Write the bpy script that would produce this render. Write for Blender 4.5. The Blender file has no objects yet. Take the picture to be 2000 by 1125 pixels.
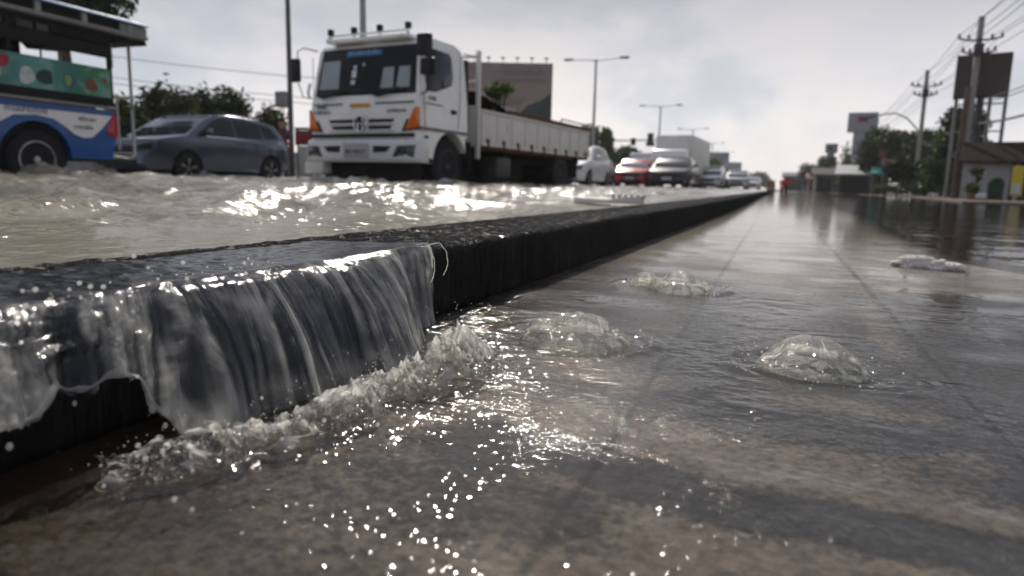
import bpy, bmesh, math, random
import numpy as np
from mathutils import Vector, Matrix
random.seed(7)
R = math.radians
S = bpy.context.scene
COL = S.collection
PI = math.pi

# ------------------------------------------------------------------ noise
def _h(ix, iy, seed):
    n = (ix.astype(np.int64) * 374761393 + iy.astype(np.int64) * 668265263 + seed * 974634777) & 0x7fffffff
    n = ((n ^ (n >> 13)) * 1274126177) & 0x7fffffff
    n = n ^ (n >> 16)
    return (n & 0xffff) / 65535.0
def vn(x, y, seed=0):
    x = np.asarray(x, float); y = np.asarray(y, float)
    ix = np.floor(x); iy = np.floor(y); fx = x - ix; fy = y - iy
    fx = fx*fx*fx*(fx*(fx*6-15)+10); fy = fy*fy*fy*(fy*(fy*6-15)+10)
    a = _h(ix, iy, seed); b = _h(ix+1, iy, seed); c = _h(ix, iy+1, seed); d = _h(ix+1, iy+1, seed)
    return (a + (b-a)*fx + (c-a)*fy + (a-b-c+d)*fx*fy) * 2 - 1
def fbm(x, y, seed=0, octv=4, gain=.5):
    s = 0; a = 1; t = 0
    for k in range(octv):
        s = s + a*vn(x*(2**k)+k*17.3, y*(2**k)-k*9.1, seed+k); t += a; a *= gain
    return s/t
def ridge(x, y, seed=0, octv=3):
    s = 0; a = 1; t = 0
    for k in range(octv):
        s = s + a*(1-np.abs(vn(x*(2**k)+k*5.7, y*(2**k)+k*3.3, seed+k))*2); t += a; a *= .5
    return s/t
def sst(a, b, x):
    t = np.clip((x-a)/(b-a), 0, 1); return t*t*(3-2*t)

# ------------------------------------------------------------------ objects
def tag(o, label=None, cat=None, group=None, kind=None):
    if label: o['label'] = label
    if cat: o['category'] = cat
    if group: o['group'] = group
    if kind: o['kind'] = kind
    return o
def empty(name, loc=(0,0,0), rz=0, label=None, cat=None, group=None):
    o = bpy.data.objects.new(name, None); COL.objects.link(o)
    o.location = loc; o.rotation_euler = (0,0,rz); o.empty_display_size = .2
    return tag(o, label, cat, group)
def link(name, me, mats, parent=None, smooth=False):
    if not isinstance(mats, (list, tuple)): mats = [mats]
    for m in mats: me.materials.append(m)
    o = bpy.data.objects.new(name, me); COL.objects.link(o)
    if parent is not None: o.parent = parent
    if smooth: me.polygons.foreach_set('use_smooth', [True]*len(me.polygons))
    return o
def np_mesh(name, verts, quads, mats, parent=None, smooth=True, attrs=None):
    me = bpy.data.meshes.new(name)
    verts = np.ascontiguousarray(verts, dtype=np.float32); quads = np.ascontiguousarray(quads, dtype=np.int32)
    n = len(quads); k = quads.shape[1]
    me.vertices.add(len(verts)); me.vertices.foreach_set('co', verts.ravel())
    me.loops.add(n*k); me.loops.foreach_set('vertex_index', quads.ravel())
    me.polygons.add(n); me.polygons.foreach_set('loop_start', np.arange(0, n*k, k, dtype=np.int32))
    me.update(calc_edges=True); me.validate()
    for an, av in (attrs or {}).items():
        a = me.attributes.new(an, 'FLOAT', 'POINT'); a.data.foreach_set('value', np.asarray(av, np.float32).ravel())
    return link(name, me, mats, parent, smooth)
def grid_quads(nr, nc, keep=None):
    i, j = np.meshgrid(np.arange(nr-1), np.arange(nc-1), indexing='ij')
    a = i*nc + j
    q = np.stack([a, a+1, a+nc+1, a+nc], -1).reshape(-1, 4)
    if keep is not None:
        k = keep.ravel(); q = q[k[q].any(1)]
        used = np.unique(q); mp = -np.ones(nr*nc, int); mp[used] = np.arange(len(used))
        return mp[q], used
    return q, np.arange(nr*nc)
def copy_tree(o, parent=None):
    c = o.copy(); COL.objects.link(c)
    if parent is not None: c.parent = parent
    for ch in o.children: copy_tree(ch, c)
    return c

class MB:
    """collects solids into ONE mesh"""
    def __init__(s): s.bm = bmesh.new()
    def _add(s, vs, fs, mi=0):
        v = [s.bm.verts.new(p) for p in vs]; out = []
        for f in fs:
            try:
                nf = s.bm.faces.new([v[i] for i in f]); nf.material_index = mi; out.append(nf)
            except ValueError: pass
        return v
    def box(s, c, d, rot=None, mi=0):
        x, y, z = d[0]/2, d[1]/2, d[2]/2
        vs = [Vector(p) for p in ((-x,-y,-z),(x,-y,-z),(x,y,-z),(-x,y,-z),(-x,-y,z),(x,-y,z),(x,y,z),(-x,y,z))]
        M = rot if rot is not None else Matrix.Identity(3)
        s._add([M @ v + Vector(c) for v in vs], [(0,3,2,1),(4,5,6,7),(0,1,5,4),(1,2,6,5),(2,3,7,6),(3,0,4,7)], mi); return s
    def tube(s, pts, r, n=8, mi=0, cap=True):
        pts = [Vector(p) for p in pts]
        if not isinstance(r, (list, tuple)): r = [r]*len(pts)
        rings = []
        for i, p in enumerate(pts):
            d = (pts[min(i+1, len(pts)-1)] - pts[max(i-1, 0)]).normalized()
            u = d.orthogonal().normalized() if i == 0 else (pu - d*pu.dot(d)).normalized()
            pu = u; w = d.cross(u)
            rings.append([p + (u*math.cos(2*PI*k/n) + w*math.sin(2*PI*k/n))*r[i] for k in range(n)])
        vs = [v for q in rings for v in q]; fs = []
        for i in range(len(pts)-1):
            for k in range(n):
                a = i*n+k; b = i*n+(k+1) % n
                fs.append((a, b, b+n, a+n))
        if cap:
            fs.append(tuple(range(n-1, -1, -1))); fs.append(tuple((len(pts)-1)*n+k for k in range(n)))
        s._add(vs, fs, mi); return s
    def prism(s, poly, axis, a, b, mi=0):
        """poly in the plane normal to axis ('x': (y,z), 'y': (x,z), 'z': (x,y)) swept a..b"""
        def P(q, t):
            return {'x': (t, q[0], q[1]), 'y': (q[0], t, q[1]), 'z': (q[0], q[1], t)}[axis]
        n = len(poly); vs = [P(q, a) for q in poly] + [P(q, b) for q in poly]
        fs = [tuple(range(n-1, -1, -1)), tuple(range(n, 2*n))] + [(i, (i+1) % n, (i+1) % n+n, i+n) for i in range(n)]
        s._add(vs, fs, mi); return s
    def lathe(s, prof, c=(0,0,0), axis='z', n=20, mi=0):
        vs = []; c = Vector(c)
        for r, h in prof:
            for k in range(n):
                a = 2*PI*k/n; q = (r*math.cos(a), r*math.sin(a))
                vs.append(c + Vector({'z': (q[0], q[1], h), 'x': (h, q[0], q[1]), 'y': (q[0], h, q[1])}[axis]))
        fs = []
        for i in range(len(prof)-1):
            for k in range(n):
                a = i*n+k; b = i*n+(k+1) % n; fs.append((a, b, b+n, a+n))
        fs.append(tuple(range(n-1, -1, -1))); fs.append(tuple((len(prof)-1)*n+k for k in range(n)))
        s._add(vs, fs, mi); return s
    def quad(s, pts, th=.004, mi=0):
        """a thin slab whose front face is pts"""
        p = [Vector(q) for q in pts]; nrm = (p[1]-p[0]).cross(p[2]-p[0]).normalized()
        n = len(p); vs = p + [q - nrm*th for q in p]
        fs = [tuple(range(n)), tuple(range(2*n-1, n-1, -1))] + [(i+n, (i+1) % n+n, (i+1) % n, i) for i in range(n)]
        s._add(vs, fs, mi); return s
    def ball(s, c, r, sub=2, sc=(1,1,1), mi=0):
        t = bmesh.ops.create_icosphere(s.bm, subdivisions=sub, radius=1)
        for v in t['verts']: v.co = Vector((v.co.x*r*sc[0], v.co.y*r*sc[1], v.co.z*r*sc[2])) + Vector(c)
        return s
    def build(s, name, mats, parent=None, bevel=0, seg=2, smooth=None, warp=None, cuts=None):
        bm = s.bm
        bmesh.ops.recalc_face_normals(bm, faces=bm.faces)
        if bevel:
            es = [e for e in bm.edges if len(e.link_faces) == 2 and e.calc_face_angle(0) > R(25)]
            bmesh.ops.bevel(bm, geom=es, offset=bevel, segments=seg, profile=.5, affect='EDGES', clamp_overlap=True)
        if warp:
            for v in bm.verts: v.co = warp(v.co)
        me = bpy.data.meshes.new(name); bm.to_mesh(me); bm.free()
        o = link(name, me, mats, parent)
        if smooth is None: smooth = bevel > 0
        if smooth:
            me.polygons.foreach_set('use_smooth', [True]*len(me.polygons))
            try: me.set_sharp_from_angle(angle=R(38))
            except Exception: pass
        return o

# ------------------------------------------------------------------ materials
class NT:
    def __init__(s, name):
        s.m = bpy.data.materials.new(name); s.m.use_nodes = True; s.t = s.m.node_tree; s.t.nodes.clear()
        s.out = s.n('ShaderNodeOutputMaterial')
    def n(s, typ, **k):
        nd = s.t.nodes.new(typ)
        for a, v in k.items():
            if a.startswith('i_'): 
                key = a[2:].replace('_', ' ')
                nd.inputs[int(key) if key.isdigit() else key].default_value = v
            else: setattr(nd, a, v)
        return nd
    def l(s, a, b): s.t.links.new(a, b)
    def co(s, scale=(1,1,1), kind='Object', rot=(0,0,0)):
        tc = s.n('ShaderNodeTexCoord'); mp = s.n('ShaderNodeMapping'); mp.inputs['Scale'].default_value = scale; mp.inputs['Rotation'].default_value = rot
        s.l(tc.outputs[kind], mp.inputs['Vector']); return mp.outputs[0]
    def noise(s, vec, scale, detail=4, rough=.55, dist=0):
        k = s.n('ShaderNodeTexNoise'); k.inputs['Scale'].default_value = scale; k.inputs['Detail'].default_value = detail
        k.inputs['Roughness'].default_value = rough; k.inputs['Distortion'].default_value = dist
        s.l(vec, k.inputs['Vector']); return k.outputs['Fac']
    def ramp(s, fac, stops, interp='LINEAR'):
        r = s.n('ShaderNodeValToRGB'); e = r.color_ramp.elements; r.color_ramp.interpolation = interp
        while len(e) < len(stops): e.new(.5)
        for el, (p, c) in zip(e, stops):
            el.position = p; el.color = c if len(c) == 4 else (*c, 1)
        s.l(fac, r.inputs[0]); return r.outputs[0]
    def mix(s, fac, a, b):
        k = s.n('ShaderNodeMix', data_type='RGBA')
        for v, i in ((fac, 0), (a, 6), (b, 7)):
            if isinstance(v, (int, float)): k.inputs[i].default_value = v
            elif isinstance(v, tuple): k.inputs[i].default_value = v if len(v) == 4 else (*v, 1)
            else: s.l(v, k.inputs[i])
        return k.outputs[2]
    def math(s, op, a, b=0.0, clamp=False):
        k = s.n('ShaderNodeMath', operation=op, use_clamp=clamp)
        for v, i in ((a, 0), (b, 1)):
            if isinstance(v, (int, float)): k.inputs[i].default_value = v
            else: s.l(v, k.inputs[i])
        return k.outputs[0]
    def attr(s, name): return s.n('ShaderNodeAttribute', attribute_name=name).outputs['Fac']
    def bump(s, h, strength=.3, dist=.01, normal=None):
        b = s.n('ShaderNodeBump'); b.inputs['Strength'].default_value = strength; b.inputs['Distance'].default_value = dist
        s.l(h, b.inputs['Height'])
        if normal is not None: s.l(normal, b.inputs['Normal'])
        return b.outputs[0]
    def mixsh(s, fac, a, b):
        k = s.n('ShaderNodeMixShader')
        if isinstance(fac, (int, float)): k.inputs[0].default_value = fac
        else: s.l(fac, k.inputs[0])
        s.l(a, k.inputs[1]); s.l(b, k.inputs[2]); return k.outputs[0]
    def done(s, sh): s.l(sh, s.out.inputs[0]); return s.m

def pm(name, col, rough=.5, metal=0.0, var=.18, scale=6, bump=0.0, bscale=40, dirt=None, dscale=2.5, dlow=.5, coat=0.0, stretch=(1,1,1), spec=.22):
    t = NT(name); p = t.n('ShaderNodeBsdfPrincipled'); v = t.co(stretch)
    f = t.noise(v, scale, 5, .6)
    c = t.ramp(f, [(.25, tuple(x*(1-var) for x in col)), (.75, tuple(min(1, x*(1+var)) for x in col))])
    if dirt:
        g = t.ramp(t.noise(v, dscale, 7, .65), [(dlow, (0,0,0)), (min(1, dlow+.22), (1,1,1))])
        c = t.mix(g, c, dirt)
    t.l(c, p.inputs['Base Color'])
    rr = t.ramp(t.noise(v, scale*2.3, 4), [(.3, (max(0, rough-.08),)*3), (.7, (min(1, rough+.1),)*3)])
    t.l(rr, p.inputs['Roughness'])
    p.inputs['Metallic'].default_value = metal; p.inputs['Coat Weight'].default_value = coat; p.inputs['Coat Roughness'].default_value = .06
    p.inputs['Specular IOR Level'].default_value = spec
    if bump: t.l(t.bump(t.noise(v, bscale, 5), bump, .01), p.inputs['Normal'])
    return t.done(p.outputs[0])
def flat_glass(name, col=(.02,.025,.03), rough=.03):
    t = NT(name); p = t.n('ShaderNodeBsdfPrincipled'); p.inputs['Base Color'].default_value = (*col, 1)
    p.inputs['Roughness'].default_value = rough; p.inputs['Coat Weight'].default_value = 0; p.inputs['Specular IOR Level'].default_value = .15; p.inputs['IOR'].default_value = 1.5
    v = t.co(); t.l(t.bump(t.noise(v, 1.5, 2), .04, .05), p.inputs['Normal'])
    return t.done(p.outputs[0])
def clear_glass(name, tint=(.5,.56,.6), trans=.75):
    t = NT(name); a = t.n('ShaderNodeBsdfTransparent'); a.inputs[0].default_value = (*tint, 1)
    d = t.n('ShaderNodeBsdfDiffuse'); d.inputs[0].default_value = (.02,.025,.03,1)
    g = t.n('ShaderNodeBsdfGlossy'); g.inputs['Roughness'].default_value = .03
    f = t.n('ShaderNodeFresnel'); gg = t.n('ShaderNodeNewGeometry'); t.l(t.math('SUBTRACT', 1.5, t.math('MULTIPLY', gg.outputs['Backfacing'], 1.5-1/1.5)), f.inputs[0])
    return t.done(t.mixsh(f.outputs[0], t.mixsh(trans, d.outputs[0], a.outputs[0]), g.outputs[0]))
# ================================================================== SETTING: pavement, kerb and water
WATER_Z = .148
def kerb_x(y): return -.69 + .018*np.clip(y, -1, 9) + .004*np.clip(np.asarray(y)-9, 0, 60)
MOUNDS = [(-.325, 1.185, .097, .050), (.072, 1.175, .086, .048), (-.235, 1.93, .085, .054), (-.335, 1.97, .05, .038)]

# ---- materials
def skin_fresnel(t, nrm):
    """Fresnel of a thin skin seen straight through: the same from both of its sides"""
    g = t.n('ShaderNodeNewGeometry'); fr = t.n('ShaderNodeFresnel')
    t.l(t.math('SUBTRACT', 1.33, t.math('MULTIPLY', g.outputs['Backfacing'], 1.33-1/1.33)), fr.inputs[0]); t.l(nrm, fr.inputs['Normal'])
    return fr
def m_pavement():
    t = NT('wet_paving'); p = t.n('ShaderNodeBsdfPrincipled'); v = t.co()
    st = t.attr('stain_reflection'); mud_shade = t.attr('mud_shade'); jo = t.attr('joint')
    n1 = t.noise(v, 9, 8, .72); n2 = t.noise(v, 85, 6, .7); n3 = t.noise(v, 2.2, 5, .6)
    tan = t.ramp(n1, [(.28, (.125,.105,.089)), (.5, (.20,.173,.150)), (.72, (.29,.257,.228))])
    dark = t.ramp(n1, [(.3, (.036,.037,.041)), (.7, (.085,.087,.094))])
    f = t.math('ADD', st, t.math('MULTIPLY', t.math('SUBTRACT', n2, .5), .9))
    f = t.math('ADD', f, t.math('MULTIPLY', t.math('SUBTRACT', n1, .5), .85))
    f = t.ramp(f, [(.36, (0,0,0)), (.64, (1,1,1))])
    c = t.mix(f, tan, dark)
    c = t.mix(t.attr('pale'), c, t.ramp(n1, [(.3, (.46,.41,.375)), (.7, (.62,.575,.535))]))  # sky sheen on the far slabs put into a paler base colour
    c = t.mix(t.ramp(n2, [(.42, (0,0,0)), (.62, (.75,.75,.75))]), c, t.mix(.35, (.012,.012,.012), c))
    c = t.mix(mud_shade, c, t.ramp(n1, [(.3, (.018,.013,.009)), (.7, (.05,.034,.022))]))
    c = t.mix(jo, c, (.012,.012,.013))
    t.l(c, p.inputs['Base Color']); p.inputs['Roughness'].default_value = .8; p.inputs['Specular IOR Level'].default_value = .1
    h = t.math('ADD', t.math('MULTIPLY', n2, .5), n1)
    t.l(t.bump(h, .9, .010), p.inputs['Normal'])
    return t.done(p.outputs[0])
def facets(t, vec, scale, share, slope, r=.40):
    """sparse little swellings of the surface, each of which can catch the sun: height in metres"""
    v = t.n('ShaderNodeTexVoronoi', voronoi_dimensions='2D'); v.inputs['Scale'].default_value = scale; t.l(vec, v.inputs['Vector'])
    q = t.math('DIVIDE', v.outputs['Distance'], r); cap = t.math('MAXIMUM', t.math('SUBTRACT', 1.0, t.math('MULTIPLY', q, q)), 0.0)
    sp = t.n('ShaderNodeSeparateColor'); t.l(v.outputs['Color'], sp.inputs[0])
    on = t.math('GREATER_THAN', sp.outputs[0], 1-share)
    return t.math('MULTIPLY', t.math('MULTIPLY', cap, on), math.tan(R(slope))*.5*r/scale)
def m_film(name, tint, rough, fine, s1=55., s2=170., st1=.32, st2=.25, yst=.55, glint=0):
    """a thin skin of clear water: mirrors by Fresnel, otherwise lets the ground show"""
    t = NT(name); v = t.co((1, yst, 1)); ch = t.attr('chop')
    a = t.noise(v, s1, 4, .6, .4); b = t.noise(v, s2, 3, .6)
    h = t.math('ADD', t.math('MULTIPLY', a, st1), t.math('MULTIPLY', b, st2))
    h = t.math('MULTIPLY', t.math('MULTIPLY', h, ch), fine)
    if glint:
        w = t.co(); gl = t.attr('glint')
        h = t.math('ADD', h, t.math('MULTIPLY', facets(t, w, 58, .42, glint), gl)); h = t.math('ADD', h, t.math('MULTIPLY', facets(t, t.co((1,1,1),'Object',(0,0,.7)), 95, .35, glint), gl))
    nrm = t.bump(h, 1.0, 1.0)
    fr = skin_fresnel(t, nrm)
    tr = t.n('ShaderNodeBsdfTransparent'); tr.inputs[0].default_value = (*tint, 1)
    g = t.n('ShaderNodeBsdfGlossy'); g.inputs['Roughness'].default_value = rough; t.l(nrm, g.inputs['Normal'])
    return t.done(t.mixsh(fr.outputs[0], tr.outputs[0], g.outputs[0]))
def m_clearwater(name, milky=.2, col=(.62,.6,.52), rough=.05, refr=.6, tint=(.93,.93,.9), attr=None, bscale=120, bst=.35, fs=60, veins=False):
    """body of moving water: refraction, clear sight and some froth"""
    t = NT(name); v = t.co(); nrm = t.bump(t.noise(v, bscale, 4, .6), bst, .003)
    fr = skin_fresnel(t, nrm)
    tr = t.n('ShaderNodeBsdfTransparent'); tr.inputs[0].default_value = (*tint, 1)
    rf = t.n('ShaderNodeBsdfRefraction'); rf.inputs['IOR'].default_value = 1.33; rf.inputs['Roughness'].default_value = .02; rf.inputs[0].default_value = (*tint, 1); t.l(nrm, rf.inputs['Normal'])
    df = t.n('ShaderNodeBsdfDiffuse'); df.inputs[0].default_value = (*col, 1); tl = t.n('ShaderNodeBsdfTranslucent'); tl.inputs[0].default_value = (*col, 1)
    g = t.n('ShaderNodeBsdfGlossy'); g.inputs['Roughness'].default_value = rough; t.l(nrm, g.inputs['Normal'])
    clear = t.mixsh(refr, tr.outputs[0], rf.outputs[0]); froth = t.mixsh(.78, df.outputs[0], tl.outputs[0])
    fac = t.math('MULTIPLY', t.attr(attr), 1.0, True) if attr else t.math('ADD', t.math('MULTIPLY', t.ramp(t.noise(v, fs, 5, .65), [(.42, (0,0,0)), (.66, (1,1,1))]), milky*(.25 if veins else 1)), milky*(.9 if veins else .45), True)
    if attr: fac = t.math('MULTIPLY', fac, milky)
    if veins: fac = t.math('MAXIMUM', fac, t.math('MULTIPLY', t.attr('turbid'), .20))
    body = t.mixsh(fac, clear, froth)
    return t.done(t.mixsh(fr.outputs[0], body, g.outputs[0]))
def m_road_water():
    t = NT('muddy_flood'); p = t.n('ShaderNodeBsdfPrincipled'); v = t.co((1, 1, 1))
    a = t.noise(v, 3.5, 5, .6); b = t.noise(t.co((1.0, .55, 1)), 22, 5, .62, .3); c = t.noise(v, 90, 3, .6)
    t.l(t.mix(t.attr('foam'), t.ramp(a, [(.3, (.19,.165,.120)), (.7, (.29,.262,.200))]), (.66,.65,.62)), p.inputs['Base Color'])
    p.inputs['Roughness'].default_value = .115; p.inputs['IOR'].default_value = 1.34
    n1 = t.bump(b, .42, .011); n2 = t.bump(c, .45, .003, n1); t.l(t.bump(t.math('ADD', facets(t, v, 13, .5, 15), facets(t, t.co((1,1,1),'Object',(0,0,.9)), 27, .35, 15)), 1.0, 1.0, n2), p.inputs['Normal'])
    return t.done(p.outputs[0])
def m_kerb():
    t = NT('wet_kerb_concrete'); v = t.co((1, 1, .06)); w = t.co()
    a = t.noise(v, 110, 5, .65); b = t.noise(w, 7, 6, .65); d = t.noise(w, 140, 4, .6); e = t.noise(v, 90, 5, .7)
    c = t.ramp(b, [(.3, (.006,.006,.007)), (.6, (.016,.016,.016)), (.82, (.05,.047,.042))])
    c = t.mix(t.ramp(e, [(.56, (0,0,0)), (.72, (.6,.6,.6))]), c, (.06,.057,.053)); c = t.mix(t.attr('joint'), c, (.003,.003,.003))
    nrm = t.bump(t.mix(t.attr('top'), a, d), 1.0, .012)
    df = t.n('ShaderNodeBsdfDiffuse'); t.l(c, df.inputs[0]); t.l(nrm, df.inputs['Normal'])
    g = t.n('ShaderNodeBsdfGlossy'); g.inputs['Roughness'].default_value = .16; t.l(nrm, g.inputs['Normal'])
    wet = t.math('ADD', .022, t.math('MULTIPLY', t.math('MULTIPLY', t.ramp(t.noise(w, 34, 5, .65), [(.52, (0,0,0)), (.64, (1,1,1))]), t.attr('top')), .16))
    return t.done(t.mixsh(wet, df.outputs[0], g.outputs[0]))
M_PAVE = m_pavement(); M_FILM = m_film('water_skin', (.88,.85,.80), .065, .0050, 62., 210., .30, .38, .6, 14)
M_CALM = m_film('standing_water', (.5,.42,.32), .06, .01, 6, 22, .5, .25, .35)
M_ROADW = m_road_water(); M_KERB = m_kerb()
M_SHEET = m_clearwater('falling_water', .85, (.95,.92,.86), .07, .22, (.84,.86,.88), 'froth', 150, .13)
M_MOUND = m_clearwater('upwelling_water', .85, (.95,.95,.91), .05, .25, (.93,.92,.86), 'froth', 60, .25, 14, True)
M_SPLASH = m_clearwater('splash_water', .44, (.97,.95,.91), .06, .25, (.97,.97,.95), None, 90, .25, 70, 'crease')

M_CREST = m_clearwater('white_water', .80, (.97,.95,.91), .06, .25, (.97,.97,.95), 'froth', 130, .18)
M_ROPE = m_clearwater('rope_water', .22, (.9,.88,.82), .05, .3, (.96,.96,.94), None, 120, .4, 90)

# ---- far ground that reaches the horizon
g = MB(); g.quad([(-900,-60,-.30), (900,-60,-.30), (900,1500,-.30), (-900,1500,-.30)], .2)
tag(g.build('ground', pm('far_ground', (.11,.09,.065), .9, var=.3, scale=.05)), kind='structure')

# ---- polar grids round the spot where the photographer crouches (dense near, coarse far)
def polar(r0, r1, a0, a1, na, g1, g2, rs):
    rs_ = [r0]
    while rs_[-1] < r1: rs_.append(rs_[-1]*(1 + (g1 if rs_[-1] < rs else g2)))
    r = np.array(rs_); a = np.linspace(R(a0), R(a1), na)
    rr, aa = np.meshgrid(r, a, indexing='ij')
    return -rr*np.sin(-aa), rr*np.cos(aa), len(r), na           # angle measured clockwise from +y

def film_h(x, y):
    d_near = np.exp(-np.clip(y-.4, 0, 9)/1.1)*(.12+.88*sst(.46, .70, y+.1*x))
    kx = kerb_x(y)
    # run-off from the fall spreads to the right and towards the lens
    h = .0016*fbm(x*9+.6*fbm(x*4, y*4, 3), y*15, 11, 3)*np.clip(.10+1.2*d_near, 0, 1.2)
    h += .0006*ridge(x*26+y*6, y*46+1.5*fbm(x*7, y*7, 5), 21, 4)*np.clip(d_near+.02, 0, 1)*np.clip(.35+.9*fbm(x*3.1, y*3.7, 23, 2)+.3, .1, 1.3)
    h += .00045*fbm(x*85, y*140, 31, 3)*np.clip(d_near*1.4+.01, 0, 1)
    for (mx, my, mr, mh) in MOUNDS:
        d = np.hypot((x-mx), (y-my)*1.0); th = np.arctan2(y-my, x-mx)
        dd = d*(1+.22*fbm(np.cos(th)*1.6+mx*9, np.sin(th)*1.6, 40, 3)) 
        h += .0018*np.sin((dd-mr)*2*PI/.043+2.2*fbm(x*12, y*12, 46, 2))*np.exp(-np.abs(dd-mr*1.1)/(.07))*(dd > mr*.7)*(.6+.8*fbm(x*9, y*9, 47, 2))
        h += .006*np.exp(-((dd-mr*1.45)/.018)**2)*(.5+.5*vn(np.cos(th)*2.2+7, np.sin(th)*2.2, 44))
    zone = sst(.72, .95, y)*sst(2.6, 1.7, y)*sst(-.45, -.1, fbm(x*2.3, y*2.3, 62, 2))*(.25+.75*sst(-.30, -.05, x))
    h += zone*(.0017*ridge(x*8+.5*fbm(x*5, y*5, 63, 2), y*15+.8*fbm(x*6, y*6, 64, 2), 65, 4) + .0007*ridge(x*30, y*48, 67, 2))
    # turbulent line in front of the fall
    fx = np.interp(y, [.2,.45,.6,.72,.9,1.05,1.25,1.5], [-.50,-.52,-.46,-.44,-.41,-.46,-.6,-.64])
    w = np.exp(-((x-fx)/.10)**2)*np.exp(-np.clip(y-1.2, 0, 9)/.5)
    h += w*(.007*ridge(x*20, y*26, 51, 4)+.002)
    # hydraulic step that runs across the paving
    for (pa, pb, wd, am) in (((-.30,.745), (.55,.60), .028, .006), ((-.45,.62), (.3,.43), .03, .004), ((-.05,.93), (.35,.84), .02, .004)):
        yy = pa[1] + (x-pa[0])*(pb[1]-pa[1])/(pb[0]-pa[0]) + .02*fbm(x*7, x*3, 61, 3)
        h += .26*am*np.exp(-((y-yy)/wd)**2)*sst(pa[0]-.08, pa[0]+.05, x)
    far = sst(3, 9, y)
    h += far*.0006*fbm(x*1.1, y*3.5, 71, 3)
    return h

def dip(x, y):
    """the ground falls away to the right of the slabs, where floodwater stands"""
    ex = np.interp(y, [0,2.6,3.0,3.7,6.2,12,21,60], [1.3,1.05,.86,.56,.56,.72,1.15,3.0]) + .10*fbm(x*1.3, y*1.3, 81, 3)
    return sst(0, .55, x-ex), ex

px_, py_, nr, na = polar(.16, 75, -95, 66, 820, .0042, .02, 3.2)
dp, ex = dip(px_, py_)
keep = px_ > kerb_x(py_) - .05
jx = np.minimum.reduce([np.abs(px_-c-.006*fbm(py_*4, py_*0+c*9, 91, 2)) for c in (-.155, .277)])
cy = py_ + .01*fbm(px_*5, py_*0, 95, 2)
jy = np.minimum.reduce([np.abs(cy-c) for c in (.30, 2.26, 3.4, 4.6, 5.8, 7.0, 8.2)] + [np.where(px_ > .13, np.abs(cy-1.40+(px_-.15)*.25), 9), np.where(px_ < -.155, np.abs(cy-2.03), 9)])
jw = .0055+.0012*py_
joint = np.clip(1.25-np.minimum(jx, jy)/jw, 0, 1)*(.55+.45*sst(-.1, .3, fbm(px_*2.2, py_*2.2, 97, 3)+.3))*(1-dp)*(1-sst(5, 9, py_)*.7)
hp = .0016*fbm(px_*14, py_*14, 101, 4) + .0011*fbm(px_*60, py_*60, 105, 2) - .0012*joint - .07*dp
hp = hp - .003
# slab stains with the dark sky's reflection painted in, and pale runs between
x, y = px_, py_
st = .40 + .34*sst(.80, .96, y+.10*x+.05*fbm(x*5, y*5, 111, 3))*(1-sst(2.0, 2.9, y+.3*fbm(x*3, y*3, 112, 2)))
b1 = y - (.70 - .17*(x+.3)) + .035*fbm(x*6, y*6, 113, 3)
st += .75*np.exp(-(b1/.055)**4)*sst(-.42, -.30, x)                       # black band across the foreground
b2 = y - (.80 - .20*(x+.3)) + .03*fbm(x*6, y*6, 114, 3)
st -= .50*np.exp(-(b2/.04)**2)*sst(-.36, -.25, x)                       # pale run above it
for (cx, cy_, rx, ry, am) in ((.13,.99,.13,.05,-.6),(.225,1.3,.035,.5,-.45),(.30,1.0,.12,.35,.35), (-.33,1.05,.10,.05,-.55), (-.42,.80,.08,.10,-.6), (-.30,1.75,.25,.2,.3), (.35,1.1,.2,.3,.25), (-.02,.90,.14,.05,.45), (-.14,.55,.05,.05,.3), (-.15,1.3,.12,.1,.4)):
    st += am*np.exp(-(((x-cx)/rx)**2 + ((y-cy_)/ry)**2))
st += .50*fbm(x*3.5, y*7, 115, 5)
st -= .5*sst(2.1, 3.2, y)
mud_shade = np.clip(dp*1.2 + .9*np.exp(-np.clip(x-kerb_x(y)-.02, 0, 9)/.05)*(.7+.5*fbm(x*9, y*9, 118, 3)) + .75*(1-sst(.28, .60, y+.55*(x+.45)+.06*fbm(x*8, y*8, 119, 3)))*(x < .3), 0, 1)  # pond silt, plus the kerb's shadow and shaded near-left corner painted in
q, used = grid_quads(nr, na, keep)
V = np.stack([px_, py_, hp], -1).reshape(-1, 3)[used]
tag(np_mesh('pavement', V, q, M_PAVE, attrs={'stain_reflection': st.ravel()[used], 'mud_shade': mud_shade.ravel()[used], 'pale': (sst(1.9, 3.2, py_+.35*fbm(px_*3, py_*3, 129, 3))*(1-dp)).ravel()[used], 'joint': joint.ravel()[used]}), kind='structure')
hf = film_h(px_, py_)*(1-dp) + .0045
hf = np.maximum(hf, -.004)
hf += dp*(.0060*fbm(px_*1.6, py_*4.5, 121, 3) + .0022*fbm(px_*5, py_*13, 122, 2))
chop = np.clip(.03 + .97*np.exp(-np.clip(py_-1.5, 0, 99)/1.3) , 0, 1)*(1-.9*dp)
chop = np.clip(chop*(.42+1.5*fbm(px_*5.3, py_*7.2, 125, 3)+.15), .02, 1.15)*(1-.90*sst(.80, .55, py_+.25*(px_+.45)))
glint = np.exp(-np.clip(py_-1.15, 0, 99)/.35)*sst(.62, .15, px_)*sst(.30, .42, py_)*sst(-.28, .28, fbm(px_*4.5, py_*6, 127, 3)+.02)
glint = np.maximum(glint, .75*sst(.08, .34, fbm(px_*6, py_*8, 128, 3))*sst(.62, .8, py_)*sst(2.6, 1.7, py_)*sst(.75, .4, px_))
for (mx, my, mr, mh) in MOUNDS: glint = np.maximum(glint, .9*np.exp(-(((px_-mx)/(mr*2.2))**2+((py_-my)/(mr*2))**2)*.8))
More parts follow.
